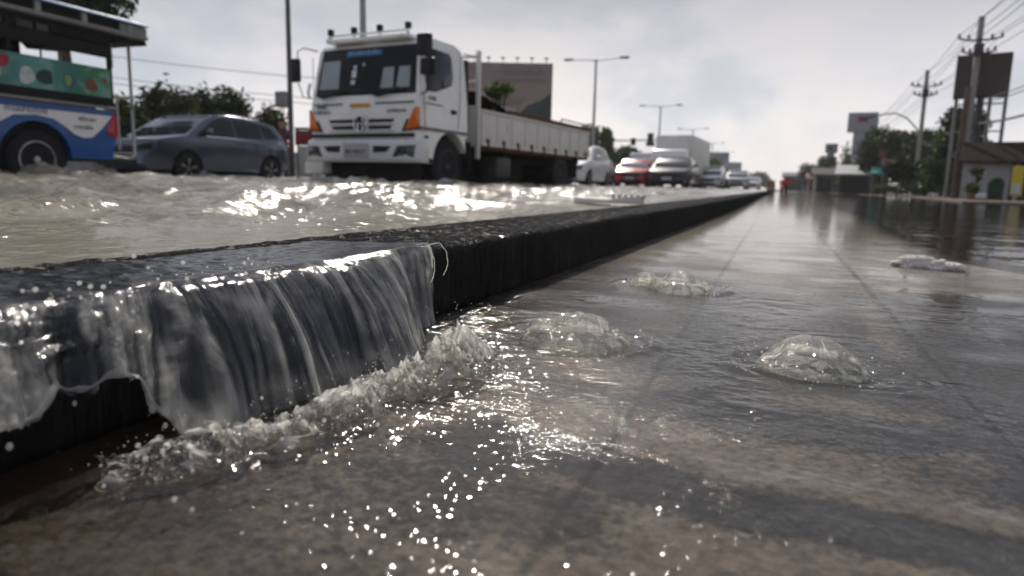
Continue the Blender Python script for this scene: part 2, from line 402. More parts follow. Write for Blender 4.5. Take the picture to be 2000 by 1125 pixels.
glint = np.maximum(glint, .9*sst(.16, .04, px_-kerb_x(py_)-.06)*sst(1.1, 1.4, py_)*sst(2.4, 1.9, py_))
fq, fu = grid_quads(nr, na, keep & (dp < .5))
tag(np_mesh('water_film', np.stack([px_, py_, hf], -1).reshape(-1, 3)[fu], fq, M_FILM, attrs={'chop': chop.ravel()[fu], 'glint': glint.ravel()[fu]}), kind='structure')
pond = keep & (dp >= .5)
fq, fu = grid_quads(nr, na, pond)
fq_keep = (dp.ravel()[fu][fq] >= .5).all(1)
fq = fq[fq_keep]
tag(np_mesh('flood_water', np.stack([px_, py_, hf], -1).reshape(-1, 3)[fu], fq, M_CALM, attrs={'chop': np.ones(len(fu))}), kind='structure')

# ---- kerb
ys = [-.6]
while ys[-1] < 62: ys.append(ys[-1] + max(.004, .004*ys[-1]))
ys = np.array(ys)
W_ = .37; rad = .022
prof = [(-W_, -.02), (-W_, .11)] + [(-W_+.02*(1-math.cos(a)), .13+.02*math.sin(a)) for a in np.linspace(0, PI/2, 5)]
prof += [(-W_+.02+(W_-.02-rad)*k/40, .15) for k in range(1, 40)]
prof += [(-rad+rad*math.sin(a), .15-rad+rad*math.cos(a)) for a in np.linspace(0, PI/2, 9)]
prof += [(.0, .15-rad-(.15-rad+.03)*k/30) for k in range(1, 31)]
prof = np.array(prof)
Y, U = np.meshgrid(ys, np.arange(len(prof)), indexing='ij')
PX = prof[U, 0]; PZ = prof[U, 1]
top = np.clip((PZ-.142)/.006, 0, 1)
kj = np.abs((Y+.32) - np.round(Y+.32)); joint = np.clip(1.4-kj/.009, 0, 1)
KX = kerb_x(Y) + PX - .010*joint*(1-top) + (1-top)*(PX > -.1)*(.004*fbm(Y*9, PZ*9, 131, 3) + .003*fbm(Y*70, PZ*3, 132, 2))
chip = np.clip(fbm(Y*5, PX*0+3, 133, 3)-.25, 0, 1)*.018*np.exp(-np.abs(PX)/.02)
KZ = PZ + top*(.0030*fbm(PX*22, Y*22, 134, 3) + .0026*fbm(PX*85, Y*85, 135, 3) - .008*joint) - chip*(PZ > .1)
q, used = grid_quads(len(ys), len(prof))
tag(np_mesh('kerb', np.stack([KX, Y, KZ], -1).reshape(-1, 3), q[:, ::-1], M_KERB, attrs={'joint': joint.ravel(), 'top': top.ravel()}), kind='structure')

# ---- flooded carriageway
wx, wy, nr, na = polar(.5, 420, -178, 6, 900, .006, .012, 14)
d = kerb_x(wy) - W_ - wx                                           # distance from the back of the kerb
keep = (d > -.05) & (wy > -25)
amp = sst(-.05, .8, d)
rise = .085*sst(.8, 8, d)
u = wx*.85 + wy*.35; v_ = -wx*.35 + wy*.85
wv = .042*fbm(u*1.35, v_*1.0, 141, 2) + .042*(ridge(u*1.7+.5*fbm(u, v_, 5), v_*1.3, 143, 2)+.1) + .013*ridge(u*4.6, v_*3.4, 145, 3) + .0055*ridge(u*11, v_*7.5, 146, 3) + .0030*fbm(u*19, v_*15, 147, 3)
boost = 1 + .45*sst(.3, 1.2, d)*sst(6, 3, d)
wv = wv*amp*boost*(1-.6*sst(40, 200, wy))
foam = np.zeros_like(wx)
for (cx, cy_, rx, ry, am) in ((-6.7,9.6,1.5,.55,.10),(-5.4,10.9,.45,.8,.10),(-5.0,13.0,.5,1.2,.05),(-4.9,15.9,.6,1.1,.07),(-7.95,10.9,.4,.9,.08),(-8.4,5.9,.35,.7,.10),(-8.4,7.2,.4,.9,.05),(-8.4,4.0,.4,1.2,.05),(-11.7,11.7,.4,.6,.07),(-11.7,14.3,.4,.6,.07),(-12.8,10.1,1.0,.4,.06),(-5.6,21.2,1.4,.6,.06),(-6.3,32.2,1.2,.6,.06),(-4.4,29.2,1.3,.6,.07),(-3.8,45.8,1.6,.9,.06)):
    gsn = np.exp(-(((wx-cx)/rx)**2 + ((wy-cy_)/ry)**2))
    wv = wv + gsn*am*(.45+1.1*ridge(wx*3.1, wy*3.1, 151, 3)); foam += gsn*1.7*sst(-.15, .5, fbm(wx*5, wy*5, 153, 4))
foam += .55*sst(.62, .95, ridge(u*2.3, v_*1.9, 155, 3))*sst(2.5, 5, d)*sst(30, 8, wy)
foam = np.clip(foam, 0, 1)
wz = WATER_Z - .001 + rise + wv + (1-amp)*(.0016*fbm(wx*30, wy*30, 149, 3))
wz = np.where(d < .03, np.minimum(wz, .1495+.0016*fbm(wx*26, wy*34, 150, 2)), wz)
fq, fu = grid_quads(nr, na, keep)
tag(np_mesh('road_water', np.stack([wx, wy, wz], -1).reshape(-1, 3)[fu], fq, M_ROADW, attrs={'foam': foam.ravel()[fu]}), kind='structure')
road = MB(); road.quad([(-60,-30,-.012), (-1.0,-30,-.012), (-1.0,420,-.012), (-60,420,-.012)], .2)
tag(road.build('road', pm('asphalt', (.05,.05,.052), .85, var=.3, scale=3)), kind='structure')

# ================================================================== the water pouring over the kerb
def sheet():
    ns, ntt = 1000, 200
    s = np.linspace(.02, 1.255, ns); tt = np.linspace(0, 1, ntt)
    Sg, T = np.meshgrid(s, tt, indexing='ij')
    thr = np.interp(Sg, [.0,.3,.45,.58,.66,.75,.95,1.05,1.13,1.2,1.26], [.10,.115,.10,.075,.125,.148,.155,.125,.075,.035,.018])
    sh = np.interp(Sg, [0,.6,.95,1.12,1.26], [.03,.05,.05,.02,.0])
    ft = .30                                                         # share of the path that is still on top of the kerb
    on = np.clip(T/ft, 0, 1); ta = np.clip((T-ft)/(1-ft), 0, 1)
    ex = kerb_x(Sg)-.004
    streak = Sg + .012*fbm(Sg*6, T*2.2, 160, 3)
    r1 = fbm(streak*26, T*.9, 161, 2); r2 = ridge(streak*48, T*1.3, 163, 2); r3 = ridge(streak*120, T*2.0+.4*r1, 165, 3)
    thr = thr*(1+.16*r1+.05*fbm(Sg*60, T*2, 167, 2))
    X = np.where(T < ft, ex - .26*(1-on), ex + thr*ta)
    Yv = Sg - sh*ta**1.2 + .004*fbm(Sg*30, T*3, 169, 2)*ta
    Zt = .1575 + .002*fbm(Sg*14, T*9, 171, 2) + .0024*fbm(Sg*60, T*30, 172, 3)*sst(ft, ft-.1, T)
    rag = np.clip(sst(.62, .52, Sg), 0, 1)
    Z = np.where(T < ft, Zt - .005*(1-on)**2, Zt - .162*ta**1.9)
    bulge = .003*np.exp(-((T-ft)/.07)**2); X = X + bulge*.6; Z = Z + .002*np.exp(-((T-ft)/.05)**2)
    fold = 1-2*np.abs(vn(streak*15+.25*fbm(Sg*5, T*1.5, 194, 2), T*.55, 195)); fold2 = 1-2*np.abs(vn(streak*31+3, T*.9, 196))
    start = sst(ft-.16, ft+.06, T)
    disp = (.0055*fold + .0030*fold2 + .0022*r3 + .0030*r1)*start + (.0030*fbm(streak*40, T*3, 168, 2) + .0012*fbm(streak*110, T*5, 169, 2))*sst(ft-.30, ft-.08, T)
    cols = [(.602,.011,.0075,1.), (.515,.007,.004,.8), (.455,.008,.005,.8), (.395,.007,.004,.8), (.33,.010,.005,.8)]
    colm = 0
    for (cs, cw, cd, ca) in cols:
        cm = np.exp(-((Sg-cs-.012*fbm(T*5+cs*40, T*0, 197, 2))/(cw*(1+.45*fbm(T*14, T*0+cs*30, 198, 2))))**2)*sst(ft-.10, ft+.05, T); disp = disp + cd*cm; colm = colm + ca*cm
    lump = .009*rag*ridge(Sg*17, T*7, 173, 3)*sst(ft-.05, .7, T)
    X = X + disp + lump; Z = Z + .25*disp + .3*lump
    ln = lambda f, k, w, sd: np.exp(-(vn(streak*f+.35*r1, T*k, sd)/w)**2)
    fine = np.clip(.75*ln(46, 1.0, .12, 191) + .75*ln(95, 1.6, .16, 192) + .5*ln(190, 2.4, .2, 193), 0, 1)
    thick = sst(.15, .85, fold)*sst(-.35, .25, fbm(Sg*7, T*1.2, 175, 2)); right = sst(.88, 1.08, Sg)
    fr = (thick*(.05+1.15*fine) + .45*fine*sst(-.05, .5, fold2) + right*(.04+.55*fine))*sst(ft-.03, ft+.14, T)*(.72+.4*fbm(Sg*40, T*16, 176, 2))  # white froth that also paints in the sun-bright streaks
    fr = fr + np.clip(colm, 0, 1)*(.45+.6*fbm(Sg*60, T*30, 199, 3))
    fr += .6*sst(.86, 1.0, T)*(1-rag)*sst(-.25, .35, fbm(Sg*50, T*9, 177, 2))
    fr += .70*rag*sst(.34, .72, ridge(Sg*26+.8*r1, T*4, 179, 3))*sst(ft-.12, ft+.1, T)
    fr = np.clip(fr, 0, 1)
    lim = 1 - rag*(.17 + .10*fbm(Sg*15, Sg*0+2, 181, 4) + .03*fbm(Sg*60, Sg*0, 182, 2)) - .04*(fbm(Sg*40, Sg*0, 183, 2)+.2)*(1-rag)
    keep = (T < lim)
    hole = ridge(Sg*15+1.3, T*6, 185, 2)
    keep &= ~((rag > .4) & (hole < -.42) & (T > .72))
    th = .0035 + .002*r2
    fr3 = np.stack([X, Yv, Z], -1).reshape(-1, 3); bk = np.stack([X-th, Yv, Z-.4*th], -1).reshape(-1, 3)
    q, used = grid_quads(ns, ntt)
    q = q[keep.ravel()[q].all(1)]
    N = len(fr3)
    # rim walls where the sheet ends
    e = np.concatenate([q[:, [0,1]], q[:, [1,2]], q[:, [2,3]], q[:, [3,0]]]); es = np.sort(e, 1)
    key = es[:, 0].astype(np.int64)*N + es[:, 1]; un, idx, cnt = np.unique(key, return_index=True, return_counts=True)
    be = e[idx[cnt == 1]]
    wall = np.stack([be[:, 1], be[:, 0], be[:, 0]+N, be[:, 1]+N], 1)
    allq = np.concatenate([q, q[:, ::-1]+N, wall]); vs = np.concatenate([fr3, bk]); fa = np.concatenate([fr.ravel()]*2)
    us = np.unique(allq); mp = -np.ones(2*N, int); mp[us] = np.arange(len(us))
    sh_ = np_mesh('overflow_sheet', vs[us], mp[allq], M_SHEET, attrs={'froth': fa[us]})
    # the torn lower edge gathers into a thick bead
    pts = []; last = keep.cumsum(1).argmax(1); F = fr3.reshape(ns, ntt, 3)
    for i in range(0, ns, 4):
        if rag[i, 0] > .25 and s[i] > .10: pts.append(F[max(0, i-8):i+9][np.arange(len(F[max(0, i-8):i+9])), np.maximum(last[max(0, i-8):i+9]-2, 0)].mean(0))
    rd = [.0012+.0030*max(0, vn(np.array([k*.31]), np.array([2.]), 700)[0]+.3) for k in range(len(pts))]
    m = MB(); m.tube([tuple(p) for p in pts], rd, 8)
    rs = random.Random(3)
    for k in range(0, len(pts), 3):
        if rs.random() < .5: m.ball(Vector(pts[k])-Vector((rs.uniform(-.006,.006), rs.uniform(-.006,.006), rs.uniform(.0, .022))), rs.uniform(.0012,.0038), 2, (1,1,rs.uniform(1,1.5)))
    rim = m.build('rim', M_SPLASH, sh_, smooth=True); rim['kind'] = 'stuff'
    return sh_
fall = sheet()
tag(fall, 'clear ribbed sheet of floodwater pouring over the dark kerb onto the pavement', 'water')

def remesh(name, balls, voxel, mat, smooth_it=2, tubes=(), chaos=0):
    mb = MB()
    for (c, r, sc) in balls: mb.ball(c, r, 2, sc)
    for (pts, r) in tubes: mb.tube(pts, r, 8)
    me = bpy.data.meshes.new('tmp'); bmesh.ops.recalc_face_normals(mb.bm, faces=mb.bm.faces); mb.bm.to_mesh(me); mb.bm.free()
    o = bpy.data.objects.new('tmp', me); COL.objects.link(o)
    md = o.modifiers.new('r', 'REMESH'); md.mode = 'VOXEL'; md.voxel_size = voxel; md.use_smooth_shade = True
    if smooth_it:
        sm = o.modifiers.new('s', 'SMOOTH'); sm.iterations = smooth_it; sm.factor = .5
    dg = bpy.context.evaluated_depsgraph_get(); nm = bpy.data.meshes.new_from_object(o.evaluated_get(dg))
    bpy.data.objects.remove(o); nm.name = name
    if chaos:
        n = len(nm.vertices); co = np.empty(n*3, np.float32); nm.vertices.foreach_get('co', co); co = co.reshape(-1, 3)
        no = np.empty(n*3, np.float32); nm.vertices.foreach_get('normal', no); no = no.reshape(-1, 3)
        a, b, c = co[:, 0], co[:, 1], co[:, 2]
        dsp = .6*fbm((a+.7*c)*110, (b-.6*c)*110, 500, 2) + .55*ridge((a-.8*c)*210, (b+.7*c)*210, 505, 2)
        co = co + no*(dsp*chaos)[:, None]; nm.vertices.foreach_set('co', co.ravel()); nm.update()
    return link(name, nm, mat, None, True)

rng = random.Random(5)
# splash: frothy roll of water thrown up where the sheet lands
PATH = [(-.575,.44), (-.545,.475), (-.515,.53), (-.475,.58), (-.465,.65), (-.475,.72), (-.455,.79), (-.425,.86), (-.42,.92), (-.46,1.0), (-.52,1.07)]
HGT = [.014, .022, .028, .036, .038, .038, .046, .068, .064, .036, .016]
def crest():
    """a broken roll of white water: a swept ridge folded by turbulence"""
    n, k = 900, 110; P = np.array(PATH); tt = np.linspace(0, len(P)-1.001, n); i = tt.astype(int); f = (tt-i)[:, None]
    f = f*f*(3-2*f)*.5 + f*.5
    C_ = P[i]*(1-f)+P[np.minimum(i+1, len(P)-1)]*f; H = np.interp(tt, np.arange(len(P)), HGT)
    d = np.gradient(C_, axis=0); d /= np.linalg.norm(d, axis=1)[:, None]; nx, ny = d[:, 1], -d[:, 0]
    w = np.linspace(-1, 1, k); S_, W = np.meshgrid(np.arange(n)*.0009, w, indexing='ij')
    wd = .066*(.75+.5*fbm(S_*9, W*0, 520, 2)); X = C_[:, 0:1] + nx[:, None]*W*wd; Yv = C_[:, 1:2] + ny[:, None]*W*wd
    env = np.clip(1-W**2, 0, 1)**.8; q1 = ridge(S_*30, W*2.2, 521, 2); q2 = ridge(S_*80+q1, W*5, 523, 2); q3 = fbm(S_*30, W*2, 525, 3)
    Z = H[:, None]*env*(.50+.55*q1+.45*q3) + .003*env*q2 + .003
    X = X + .014*env*fbm(S_*42, W*3, 527, 2) + .005*q2*env*nx[:, None]; Yv = Yv + .014*env*fbm(S_*42+9, W*3, 529, 2) + .005*q2*env*ny[:, None]
    Z = Z + .002*env*fbm(S_*90, W*6, 531, 2); Z = np.where(np.abs(W) > .97, -.004, np.maximum(Z, .0015))
    fr = np.clip(1.0*sst(.15, .75, q2*.6+q1*.35+.2*q3)*sst(.0, .35, env) + .75*np.exp(-(vn(S_*70+q1, W*5, 533)/.07)**2)*env + .5*np.exp(-(vn(S_*140, W*9, 534)/.10)**2)*env, 0, 1)
    q, _ = grid_quads(n, k)
    return np_mesh('splash', np.stack([X, Yv, Z], -1).reshape(-1, 3), q, M_CREST, attrs={'froth': fr.ravel()})
splash = crest()
tag(splash, 'frothy glittering roll of splashing water along the foot of the overflow', 'splash')

tubes = []; bl = []
def rope(pts, r0, r1, n=26, wob=.003, beads=True):
    pts = [Vector(p) for p in pts]; out = []; rr = []
    for i in range(n):
        t = i/(n-1)*(len(pts)-1); k = min(int(t), len(pts)-2); f = t-k
        p = pts[k].lerp(pts[k+1], f) + Vector((rng.gauss(0, wob), rng.gauss(0, wob), rng.gauss(0, wob)))*.6
        out.append(p); rr.append((r0+(r1-r0)*i/(n-1))*rng.uniform(.75, 1.3))
        if beads and rng.random() < .06: bl.append((tuple(p+Vector((rng.gauss(0,.003),rng.gauss(0,.003),0))), rng.uniform(.0025,.006), (1,1,1)))
    tubes.append((out, rr))
# two thin threads leaping free at the right end of the sheet
tubes = []; bl = []
rope([(-.655,1.235,.158), (-.63,1.235,.165), (-.612,1.232,.15), (-.605,1.228,.125), (-.612,1.222,.10)], .0008, .0011, 22, .0008, False)
rope([(-.66,1.20,.158), (-.635,1.20,.160), (-.62,1.195,.14), (-.615,1.19,.115), (-.622,1.188,.09)], .0008, .0011, 22, .0008, False)
thr = remesh('water_threads', bl, .0009, M_SPLASH, 1, tubes)
tag(thr, 'two thin arcs of water leaping free at the right end of the overflow', 'water')

# loose drops
db = MB()
for i in range(420):
    t = rng.random()*(len(PATH)-1); k = min(int(t), len(PATH)-2); f = t-k
    db.ball((PATH[k][0]*(1-f)+PATH[k+1][0]*f+rng.gauss(.015, .03), PATH[k][1]*(1-f)+PATH[k+1][1]*f+rng.gauss(-.005, .025), HGT[k]*rng.uniform(.5, 1.5)+abs(rng.gauss(0, .008))), rng.choice((.0005, .0007, .0009)), 1)
for i in range(150):
    t = rng.random()*(len(PATH)-1); k = min(int(t), len(PATH)-2); f = t-k
    cx = PATH[k][0]*(1-f)+PATH[k+1][0]*f; cy = PATH[k][1]*(1-f)+PATH[k+1][1]*f
    a = abs(rng.gauss(0, .06)); 
    db.ball((cx+.02+a*rng.uniform(-.4,1), cy-a*rng.uniform(-.3,.8), abs(rng.gauss(0,.022))+.008), rng.choice((.0007,.001,.0013,.0018,.0025)), 2)
for i in range(70): db.ball((-.64+rng.gauss(0,.02), rng.uniform(.25,.75), .165+abs(rng.gauss(0,.010))), rng.choice((.0008,.0012,.0018,.0026)), 2)
for (mx, my, mr, mh) in MOUNDS:
    for i in range(45):
        a = rng.uniform(0, 2*PI); d_ = mr*rng.uniform(.9, 1.7); db.ball((mx+d_*math.cos(a), my+d_*math.sin(a), .006+abs(rng.gauss(0,.006))), rng.choice((.0008,.0012,.002)), 2)
dr = db.build('water_drops', M_SPLASH, smooth=True); tag(dr, 'loose drops of water flying round the splash and the welling springs', 'drops', kind='stuff')

# ---- water welling up through the joints of the paving
TIERS = [  # x, y, radius, height, scallops, phase
 [(.05,.10,.70,1.0,5,.4), (-.02,-.10,.95,.52,9,1.2), (-.62,.12,.42,.70,4,.3), (.55,-.22,.42,.50,5,2.0), (-.30,-.42,.36,.50,4,.9), (.25,-.50,.30,.40,4,.1), (.70,.15,.30,.40,4,2.2)],
 [(.0,.16,.74,1.0,4,.9), (.06,-.06,.92,.70,7,.2), (.0,-.22,.98,.42,10,1.4), (.50,-.12,.42,.66,4,.7), (-.45,-.30,.38,.46,4,1.7), (.12,-.46,.36,.44,4,.5)],
 [(-.05,.10,.62,1.0,4,.4), (.0,-.05,.98,.50,8,.6), (.60,.0,.40,.62,4,1.6), (-.55,-.15,.40,.60,4,.2)],
 [(.0,.05,.75,1.0,4,.4), (.1,-.1,1.0,.55,7,.6), (-.5,-.1,.42,.60,4,1.6)]]
def mound(i, cx, cy, rad, hgt, label):
    """a boil of water: stacked domes with scalloped edges, with froth and painted caustic lines at the overlaps"""
    n = 300; g_ = np.linspace(-1.3, 1.3, n); gx, gy = np.meshgrid(g_, g_, indexing='ij')
    wx_ = gx + .10*fbm(gx*2.6+i*7, gy*2.6, 600+i, 3); wy_ = gy + .10*fbm(gx*2.6, gy*2.6+i*7, 610+i, 3)
    Z = np.zeros_like(gx); fr = np.zeros_like(gx)
    for (ox, oy, r_, h_, ns, ph) in TIERS[i]:
        dx, dy = wx_-ox, (wy_-oy)/.88; th = np.arctan2(dy, dx); d_ = np.hypot(dx, dy)
        sc = np.abs(np.sin(th*ns/2+ph)); rho = r_*(.90+.12*sc); q = d_/rho
        z = h_*np.clip(1-np.clip(q, 0, 1)**3.0, 0, 1)**.60*(1+.06*(sc-.5)*np.clip(q*1.4, 0, 1)) - .02*(q > 1)
        f_ = np.exp(-((q-.93)/.045)**2)*(.55+.6*fbm(gx*9, gy*9, 620+i, 2)) + .8*np.exp(-(sc/.10)**2)*sst(.55, .85, q)*(q < 1)
        win = z > Z; fr = np.where(win, f_, fr*sst(-.0, .10, Z-z+.05)); Z = np.maximum(Z, z)
    fr += .5*np.exp(-(vn(gx*7+2*fbm(gx*3, gy*3, 630+i, 2), gy*7, 640+i)/.05)**2)*sst(.12, .35, Z)  # thin white lines paint in caustic light along with the froth
    Zs = Z.copy()
    for _ in range(14): Zs[1:-1, 1:-1] = (Zs[1:-1, 1:-1]*2+Zs[:-2, 1:-1]+Zs[2:, 1:-1]+Zs[1:-1, :-2]+Zs[1:-1, 2:])/6
    Zm = hgt*Zs + .0022*fbm(gx*7, gy*7, 650+i, 3)*sst(.02, .3, Zs)
    keep = Zs > .012
    q, used = grid_quads(n, n, keep)
    vs = np.stack([gx*rad, gy*rad, np.where(keep, Zm, -.006)+.003], -1).reshape(-1, 3)
    o = np_mesh('welling_water', vs[used], q, M_MOUND, attrs={'froth': np.clip(fr, 0, 1).ravel()[used], 'turbid': sst(.05, .7, Zs).ravel()[used]}); o.location = (cx, cy, 0)
    tag(o, label, 'spring', 'water welling up through the pavement')
LAB = ['low wide bubbling dome of water nearest to the kerb and the fall', 'tall glassy dome of water welling up alone in the middle of the pavement', 'far bubbling dome of water in glittering ripples beside the kerb', 'smallest lump of bubbling water touching the far dome on its kerb side']
for i, (mx, my, mr, mh) in enumerate(MOUNDS): mound(i, mx, my, mr, mh, LAB[i])
# ================================================================== VEHICLES
BASE = .08
def paint(name, col, rough=.32, metal=0.0, dirt=(.12,.10,.075), dl=.62): return pm(name, col, rough, metal, .06, 3, .02, 200, dirt, 3.5, dl, .5)
M_WHITE = paint('white_truck_paint', (.76,.76,.74), .35, 0, (.30,.27,.22), .60)
M_WHITE2 = paint('white_bus_paint', (.62,.62,.62))
M_BLUE = paint('blue_bus_paint', (.003,.06,.235), .35, 0, (.012,.03,.07), .64)
M_SUV = paint('blue_grey_metallic', (.07,.088,.125), .13, .5, (.10,.10,.10), .68)
M_RED = paint('red_paint', (.42,.018,.02), .28)
M_BLACKP = paint('black_paint', (.014,.015,.017), .38)
M_SILVER = paint('silver_paint', (.45,.46,.48), .28, .5)
M_PEARL = paint('pearl_paint', (.60,.60,.61), .30)
M_RUBBER = pm('tyre_rubber', (.014,.014,.015), .8, 0, .3, 30)
M_BLACK = pm('black_plastic', (.015,.015,.016), .5, 0, .2, 20)
M_CHASSIS = pm('dark_chassis', (.012,.012,.012), .75, 0, .4, 8, .2)
M_STEEL = pm('steel_rim', (.34,.34,.34), .38, .7, .2, 14, 0, 40, (.07,.055,.045), 6, .5)
M_ALLOY = pm('alloy_rim', (.42,.42,.44), .3, .8, .1, 10, 0, 40, (.10,.09,.08), 6, .6)
M_CHROME = pm('chrome', (.7,.7,.72), .12, 1.0, .05)
M_GLASS = flat_glass('dark_tinted_glass'); M_WS = clear_glass('windscreen_glass', (.42,.47,.48), .45)
M_LENS = clear_glass('lamp_lens', (.6,.6,.58), .5)
M_AMBER = pm('amber_lens', (.62,.13,.01), .2, 0, .15, 30, 0, 40, None, 1, .5, .6)
M_TAIL = pm('red_lens', (.36,.012,.015), .2, 0, .15, 30, 0, 40, None, 1, .5, .6)
M_BED = pm('painted_bed_side', (.60,.58,.55), .5, 0, .08, 5, .05, 60, (.24,.13,.085), 4.0, .575, 0, (1,1,.35))
M_RUST = pm('rusty_steel', (.11,.05,.032), .8, 0, .4, 12, .3, 60, (.05,.03,.025), 6, .5)
M_PLATE = pm('number_plate', (.36,.36,.37), .5, 0, .1, 30)
M_INK = pm('dark_lettering', (.025,.025,.05), .5)
M_SEAT = pm('dark_seat_cloth', (.03,.03,.035), .9)

THAI = None
def text(body, size, loc, rot, mat, parent, name='lettering', th=.003, width=None, align='CENTER'):
    cu = bpy.data.curves.new('txt', 'FONT'); cu.body = body; cu.size = size; cu.extrude = th; cu.align_x = align; cu.align_y = 'CENTER'
    o = bpy.data.objects.new('txt', cu); COL.objects.link(o)
    dg = bpy.context.evaluated_depsgraph_get(); me = bpy.data.meshes.new_from_object(o.evaluated_get(dg)); bpy.data.objects.remove(o)
    me.materials.clear(); 
    if width and len(me.vertices):
        xs = [v.co.x for v in me.vertices]; k = width/max(1e-4, max(xs)-min(xs))
        for v in me.vertices: v.co.x *= k
    q = link(name, me, mat, parent); q.location = loc; q.rotation_euler = rot
    return q
SIDE_R = (R(90), 0, R(90))       # lettering that faces +x
FRONT_R = (R(90), 0, 0)          # lettering that faces -y

def wheel(parent, x, y, r, wdt, rim, spokes=0, out=1, rimr=.62, mat=None):
    t = MB(); h = wdt/2
    t.lathe([(r*.60,-h*.9),(r*.72,-h),(r*.93,-h),(r,-h*.75),(r,h*.75),(r*.93,h),(r*.72,h),(r*.60,h*.9)], (0,0,0), 'x', 28)
    w = t.build('wheel', M_RUBBER, parent, smooth=True); w.location = (x, y, r)
    m = MB(); k = out
    m.lathe([(r*rimr*1.04, 0),(r*rimr*1.04, k*h*.98),(r*rimr*.97, k*h*1.04),(r*rimr*.90, k*h*.7),(r*rimr*.62, k*h*.55),(r*rimr*.42, k*h*.8),(r*rimr*.24, k*h*.86),(r*rimr*.14, k*h*.95),(.001, k*h*.95)] if not spokes else
            [(r*rimr*1.06, 0),(r*rimr*1.06, k*h*1.02),(r*rimr*.96, k*h*1.04),(r*rimr*.92, k*h*.35),(.001, k*h*.30)], (0,0,0), 'x', 28, 0)
    for i in range(spokes):
        a = 2*PI*i/spokes+.2
        for da in (-.11, .11):
            c = Vector((k*h*.86, math.cos(a+da*.5)*r*rimr*.52, math.sin(a+da*.5)*r*rimr*.52))
            m.box(c, (.03, r*rimr*.92, r*.055), Matrix.Rotation(a+da, 3, 'X'), 1)
    if spokes: m.lathe([(r*.13, k*h*.3),(r*.13, k*h*.95),(.001, k*h*.97)], (0,0,0), 'x', 14, 1)
    else:
        for i in range(8):
            a = 2*PI*i/8; m.box((k*h*.72, math.cos(a)*r*rimr*.78, math.sin(a)*r*rimr*.78), (.012, r*.10, r*.05), Matrix.Rotation(a+PI/2, 3, 'X'), 1)
        for i in range(6):
            a = 2*PI*i/6; m.lathe([(.014, 0),(.014, k*h*1.0)], (0, math.cos(a)*r*rimr*.33, math.sin(a)*r*rimr*.33), 'x', 6, 1)
    m.build('rim', [mat or rim, M_BLACK] if not spokes else [M_BLACK, mat or rim], w, smooth=True)
    return w

def arch(yc, zc, r, zb, n=12):
    """points of a wheel arch cut up from the sill, going towards +y"""
    a0 = math.asin(max(-1, min(1, (zb-zc)/r)))
    return [(yc - r*math.cos(a0+(PI-2*a0)*k/n), zc + r*math.sin(a0+(PI-2*a0)*k/n)) for k in range(n+1)]

def cut_stations(mb, ys=(), zs=()):
    for y in ys: bmesh.ops.bisect_plane(mb.bm, geom=mb.bm.verts[:]+mb.bm.edges[:]+mb.bm.faces[:], plane_co=(0,y,0), plane_no=(0,1,0), dist=1e-4)
    for z in zs: bmesh.ops.bisect_plane(mb.bm, geom=mb.bm.verts[:]+mb.bm.edges[:]+mb.bm.faces[:], plane_co=(0,0,z), plane_no=(0,0,1), dist=1e-4)

